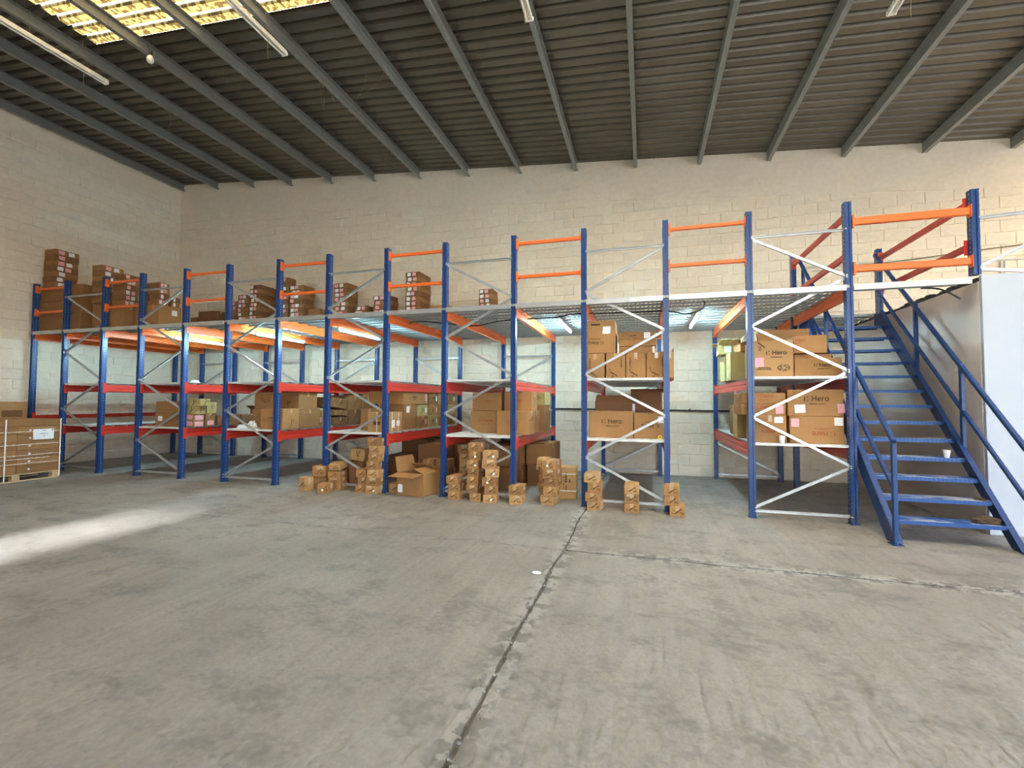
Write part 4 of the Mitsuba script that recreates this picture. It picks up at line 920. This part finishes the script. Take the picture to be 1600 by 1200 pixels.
# ------------------------------------------------------------------ wrapped pallet by the left wall
PX1, PY0, PY1, PZ = -10.18, 4.52, 5.70, 0.135
pal = thing('pallet', 'wooden pallet by the left wall beneath the wrapped cartons', 'pallet')
for i in range(6): part(pal, 'deck_board', cbox(PX1 - 1.2 + i * .217, PX1 - 1.2 + i * .217 + .115, PY0, PY1, .113, .133, .003), 'm_wood')
for x in (PX1 - 1.2, PX1 - .65, PX1 - .10): part(pal, 'bottom_board', cbox(x, x + .10, PY0, PY1, 0, .02, .003), 'm_wood')
for y in (PY0, (PY0 + PY1) / 2 - .05, PY1 - .10): part(pal, 'stringer_board', cbox(PX1 - 1.2, PX1, y, y + .10, .095, .113, .002), 'm_wood')
for x in (PX1 - 1.2, PX1 - .65, PX1 - .10):
    for y in (PY0, (PY0 + PY1) / 2 - .05, PY1 - .10): part(pal, 'block', cbox(x, x + .10, y, y + .10, .02, .095, .003), 'm_wood')
RN = ['bottom', 'second', 'third', 'fourth', 'fifth', 'sixth', 'top']
for r in range(6):
    for c_ in range(2):
        for b_ in range(2):
            y0 = PY0 + .01 + c_ * .585; x1 = PX1 - .01 - b_ * .59; z0 = PZ + r * .133
            mk = [('mesh', 'right', lathe([(0, 0), (.018, 0), (.018, .001), (0, .001)], 10), .28, .5, 0, 'm_paper', 'sticker')] if b_ == 0 else []
            carton(f'wrapped pallet carton, {RN[r]} row, {["left", "right"][c_]} column, {["front", "rear"][b_]} side', x1 - .585, x1, y0, y0 + .58, z0, z0 + .131, 'm_card_b' if (r + c_) % 2 else 'm_card_a', 0, 'cartons in the wrapped pallet load', mk, 'pallet_carton', tape=False)
zl = PZ + 6 * .133
lid = thing('load_cover', 'brown cardboard cover over the wrapped pallet load', 'cover'); put(lid, cbox(PX1 - 1.195, PX1 - .002, PY0 + .003, PY1 - .003, zl, zl + .115, .008), 'm_card_b')
sw = thing('stretch_wrap', 'clear plastic film wrapped around the pallet load', 'plastic wrap')
def film():
    V, F = [], []; per = [(PX1 + .006, PY0 - .006), (PX1 + .006, PY1 + .006), (PX1 - 1.206, PY1 + .006), (PX1 - 1.206, PY0 - .006)]
    pts = []
    for i in range(4):
        a, b = np.array(per[i]), np.array(per[(i + 1) % 4])
        for s in np.linspace(0, 1, 24, endpoint=False): pts.append(a + (b - a) * s)
    pts = np.array(pts); n = len(pts); Z = np.linspace(.12, zl + .118, 22)
    c = pts.mean(0)
    for z in Z:
        q = np.c_[pts * 9, np.full(n, z * 14)]
        V.append(np.c_[c + (pts - c) * (1 + .010 * meshkit.noise(q, 4)[:, None]), np.full(n, z)])
    V = np.vstack(V)
    for k in range(len(Z) - 1):
        for i in range(n):
            a, b = k * n + i, k * n + (i + 1) % n; F += [(a, b, b + n), (a, b + n, a + n)]
    return V, np.array(F)
put(sw, film(), 'm_film', True)
stp = thing('pallet_strapping', 'white straps binding the pallet load, upright and level', 'strap')
for y in (PY0 + .42, PY1 - .02): part(stp, 'strap', cbox(PX1 + .018, PX1 + .021, y, y + .018, .03, zl + .125, .0006), 'm_strap')
for z in (.38, .44, .62, .84, .30): 
    part(stp, 'strap', cbox(PX1 + .019, PX1 + .022, PY0, PY1 - (.16 if z == .38 else .03), z, z + .009, .0006), 'm_strap')
k = thing('shipping_label', 'white printed sheet on the front of the wrapped pallet load', 'label'); put(k, cbox(PX1 + .023, PX1 + .0245, PY1 - .40, PY1 - .11, .70, .88, .0004), 'm_paper')
m = MB(); m.mesh(xf(scribble(.10, .014, 6), FACES['right'], (PX1 + .0247, PY1 - .25, .80)))
for q, wq in ((.85, .035), (.76, .016), (.745, .010)): m.mesh(xf(bar(-wq, 0, wq, 0, .006), FACES['right'], (PX1 + .0247, PY1 - .25, q)))
m.mesh(xf(bar(0, 0, 0.012, 0, .03), FACES['right'], (PX1 + .0247, PY1 - .14, .86)))
part(k, 'print', m.get(), 'm_ink')
carton('tall plain carton standing by the wall behind the wrapped pallet', -12.12, -11.70, 5.30, 6.00, 0, 1.35, 'm_card_c', marks=[('mesh', 'right', paper(.30, .13), .68, .83, 0, 'm_card_d', 'panel')])
carton('second tall plain carton left of the one behind the pallet', -12.14, -11.72, 4.55, 5.22, 0, 1.34, 'm_card_c')

# ------------------------------------------------------------------ lamps
scene['m_lamp_end'] = {'type': 'ref', 'id': 'm_plastic_white'} if False else scene['m_plastic_white']
def tube_light(label, x, y0, y1, z, side=None):
    t = thing('tube_light', label, 'tube light', 'lit tubes below the deck')
    if side: part(t, 'batten', cbox(x - .055, x - .018, y0 - .02, y1 + .02, z - .02, z + .02, .004), 'm_plastic_white')
    else: part(t, 'batten', cbox(x - .02, x + .02, y0 - .02, y1 + .02, z + .018, z + .05, .004), 'm_plastic_white')
    for e, s in ((y0, -1), (y1, 1)): part(t, 'end_cap', xf(lathe([(0, 0), (.016, 0), (.016, .03), (0, .03)], 12), [[1, 0, 0], [0, 0, s], [0, 1, 0]], (x, e - (.03 * s if s > 0 else -.03), z)), 'm_plastic_white')
    key = numbered(t + '__tube')
    d = mikit.ply(tube([(x, y0 + .03, z), (x, y1 - .03, z)], 0.0145, 12), 'm_tube_off', smooth=40)
    d['emitter'] = {'type': 'area', 'radiance': rgb(TUBE * .49, TUBE * .90, TUBE * 1.08)}
    scene[key] = d; labels[key] = {'label': 'glowing white tube'}
tube_light('lit tube light under the deck beside the sixth rack left post', -8.75, 6.66, 7.88, 2.59)
tube_light('lit tube light under the deck beside the fifth rack left post', -6.75, 6.60, 7.82, 2.59)
tube_light('lit tube light under the deck beside the fourth rack left post', -4.84, 6.40, 7.62, 2.565)
tube_light('lit tube light under the deck between third and second racks', -1.285, 7.0, 8.22, 2.655)
tube_light('lit tube light under the deck between second and nearest racks', .745, 6.98, 8.22, 2.655)
def batten_off(label, x, y0, y1, z):
    t = thing('ceiling_lamp', label, 'lamp')
    part(t, 'batten', cbox(x - .03, x + .03, y0, y1, z, z + .045, .006), 'm_fixture')
    for s in (-.030, .030): part(t, 'tube', tube([(x + s, y0 + .02, z - .018), (x + s, y1 - .02, z - .018)], .0135, 10), 'm_tube_off', 40)
    m = MB()
    for e in (y0 + .005, y1 - .025): m.mesh(cbox(x - .047, x + .047, e, e + .02, z - .038, z + .01, .004))
    part(t, 'lamp_holder', m.get(), 'm_fixture')
    m = MB()
    for q in (.3, .75):
        yy = y0 + (y1 - y0) * q; m.mesh(tube([(x, yy, z + .04), (x + .01, yy, z + .2), (x, yy, zpur(x) + PUR_H)], .0025, 5))
    part(t, 'hanging_wire', m.get(), 'm_wire')
    m = MB()
    yy = y1 - .32; m.mesh(tube([(x + .02, yy, z), (x + .02, yy - .02, z - .15), (x + .025, yy, z - .32)], .003, 5)); part(t, 'cord', m.get(), 'm_wire')
batten_off('unlit twin-tube ceiling lamp hanging at the far left under the roof', -8.36, 3.70, 5.11, 6.54)
batten_off('unlit twin-tube ceiling lamp hanging in front of the yellow skylight', -4.78, 3.60, 5.06, 6.22)
batten_off('unlit ceiling lamp, only its end visible at top centre', -1.278, 3.6, 5.08, 5.91)
batten_off('unlit ceiling lamp, only its end visible at top right', 2.57, 4.2, 5.72, 5.60)
k = thing('light_bulb', 'round pale bulb in a black holder hanging from a purlin', 'bulb')
bx, by, bz = -7.02, 4.83, 6.46
part(k, 'bulb', xf(lathe([(0, -.07), (.03, -.062), (.046, -.03), (.045, 0), (.03, .035), (.018, .05), (0, .05)], 16), np.eye(3), (bx, by, bz)), 'm_tube_off', True)
part(k, 'holder', xf(lathe([(0, .045), (.022, .045), (.024, .11), (.008, .13), (0, .13)], 12), np.eye(3), (bx, by, bz)), 'm_black')
part(k, 'cord', tube([(bx, by, bz + .12), (bx - .01, by - .05, bz + .19), (bx - .03, by - .25, bz + .22), (bx - .06, by - .8, bz + .235)], .004, 6), 'm_black')
def wire(label, loops, name='hanging_wire'):
    t = thing(name, label, 'wire'); m = MB()
    for pts in loops:
        P = np.array(pts, float); s = np.linspace(0, len(P) - 1, 24)
        from scipy.interpolate import CubicSpline
        m.mesh(tube(CubicSpline(np.arange(len(P)), P)(s), .0028, 5))
    put(t, m.get(), 'm_wire')
wire('loops of thin wire dangling from the purlins at upper centre-left', [[(-4.95, 5.95, 6.50), (-4.92, 6.0, 6.1), (-4.88, 5.98, 6.02), (-4.86, 5.96, 6.12), (-4.9, 5.95, 6.5)], [(-4.9, 5.9, 6.5), (-4.6, 5.95, 6.28), (-4.25, 6.0, 6.16), (-3.9, 5.95, 6.24), (-3.74, 5.9, 6.41)], [(-4.75, 5.95, 6.30), (-4.6, 6.0, 6.0), (-4.4, 6.0, 5.98), (-4.2, 5.98, 6.2), (-4.1, 5.97, 6.45)]])
wire('short pale wire dangling from a purlin at upper left', [[(-8.5, 6.2, 6.79), (-8.48, 6.22, 6.6), (-8.5, 6.2, 6.42)], [(-8.45, 6.25, 6.79), (-8.44, 6.22, 6.62), (-8.45, 6.2, 6.5)]])

# ------------------------------------------------------------------ cables and pipes
def cable(label, pts, r, m='m_black', name='cable', cat='cable'):
    from scipy.interpolate import CubicSpline
    P = np.array(pts, float); s = np.linspace(0, len(P) - 1, 8 * len(P))
    k = thing(name, label, cat); put(k, tube(CubicSpline(np.arange(len(P)), P)(s), r, 7), m, 40)
cable('black cable strung under the deck along the right-hand racks', [(-3.9, 7.0, 2.70), (-3.33, 6.87, 2.70), (-2.71, 7.12, 2.66), (-2.2, 7.0, 2.70), (-1.32, 6.88, 2.69), (-1.0, 6.72, 2.70), (-.3, 6.85, 2.705), (.31, 6.86, 2.70), (.54, 6.97, 2.67), (.73, 6.9, 2.69), (.74, 6.3, 2.70)], .010)
cable('black cable end hanging from the deck edge above the stairs', [(3.05, 6.30, 2.715), (3.18, 6.28, 2.70), (3.24, 6.20, 2.64), (3.34, 6.17, 2.55)], .009)
k = thing('wall_pipe', 'thin black pipe running along the back wall below shelf height', 'pipe')
m = MB(); m.mesh(tube([(-3.2, WY - .035, 1.26), (1.6, WY - .035, 1.235)], .016, 8)); put(k, m.get(), 'm_black', 40)
part(k, 'clamp', cbox(.80, .83, WY - .06, WY - .012, 1.215, 1.275, .004), 'm_black'); part(k, 'clamp', cbox(-2.05, -2.02, WY - .06, WY - .012, 1.23, 1.285, .004), 'm_black')
k = thing('conduit', 'pale conduit pipes fixed on the back wall above the stairs', 'pipe')
m = MB(); m.mesh(tube([(2.75, WY - .03, 3.84), (4.2, WY - .03, 3.83)], .02, 8)); m.mesh(tube([(2.9, WY - .03, 3.77), (8.0, WY - .03, 3.72)], .016, 8)); m.mesh(tube([(5.58, WY - .03, 3.72), (5.58, WY - .03, 2.80)], .016, 8)); m.mesh(tube([(5.63, WY - .03, 3.72), (5.63, WY - .03, 2.80)], .012, 8)); put(k, m.get(), 'm_conduit', 40)
cable('grey wire sagging along the conduit on the back wall', [(3.6, WY - .05, 3.80), (4.6, WY - .04, 3.86), (5.4, WY - .04, 3.93), (6.4, WY - .04, 3.98)], .010, 'm_wire')

# ------------------------------------------------------------------ things left on the stairs
k = thing('paper_cup', 'white paper cup standing on the fourth tread of the stairs', 'cup')
put(k, xf(lathe(CUP, 20), np.eye(3) * .95, (3.22, 6.26, .215 + .1935 * 3)), 'm_plastic_white', 40)
crumple(3.24, 5.70, .216, .11, .055, .055, 'm_rag', 'rag', 'crumpled brown rag at the right end of the lowest tread', 'rag', 5)
crumple(3.30, 5.90, .216 + .1935, .05, .035, .02, 'm_rag', 'rag', 'small dark scrap at the right end of the second tread', 'scrap', 12)
crumple(-.86, 3.70, .0, .035, .03, .006, 'm_paper', 'paper_scrap', 'small white scrap of paper on the floor beside the slab joint', 'paper', 2)
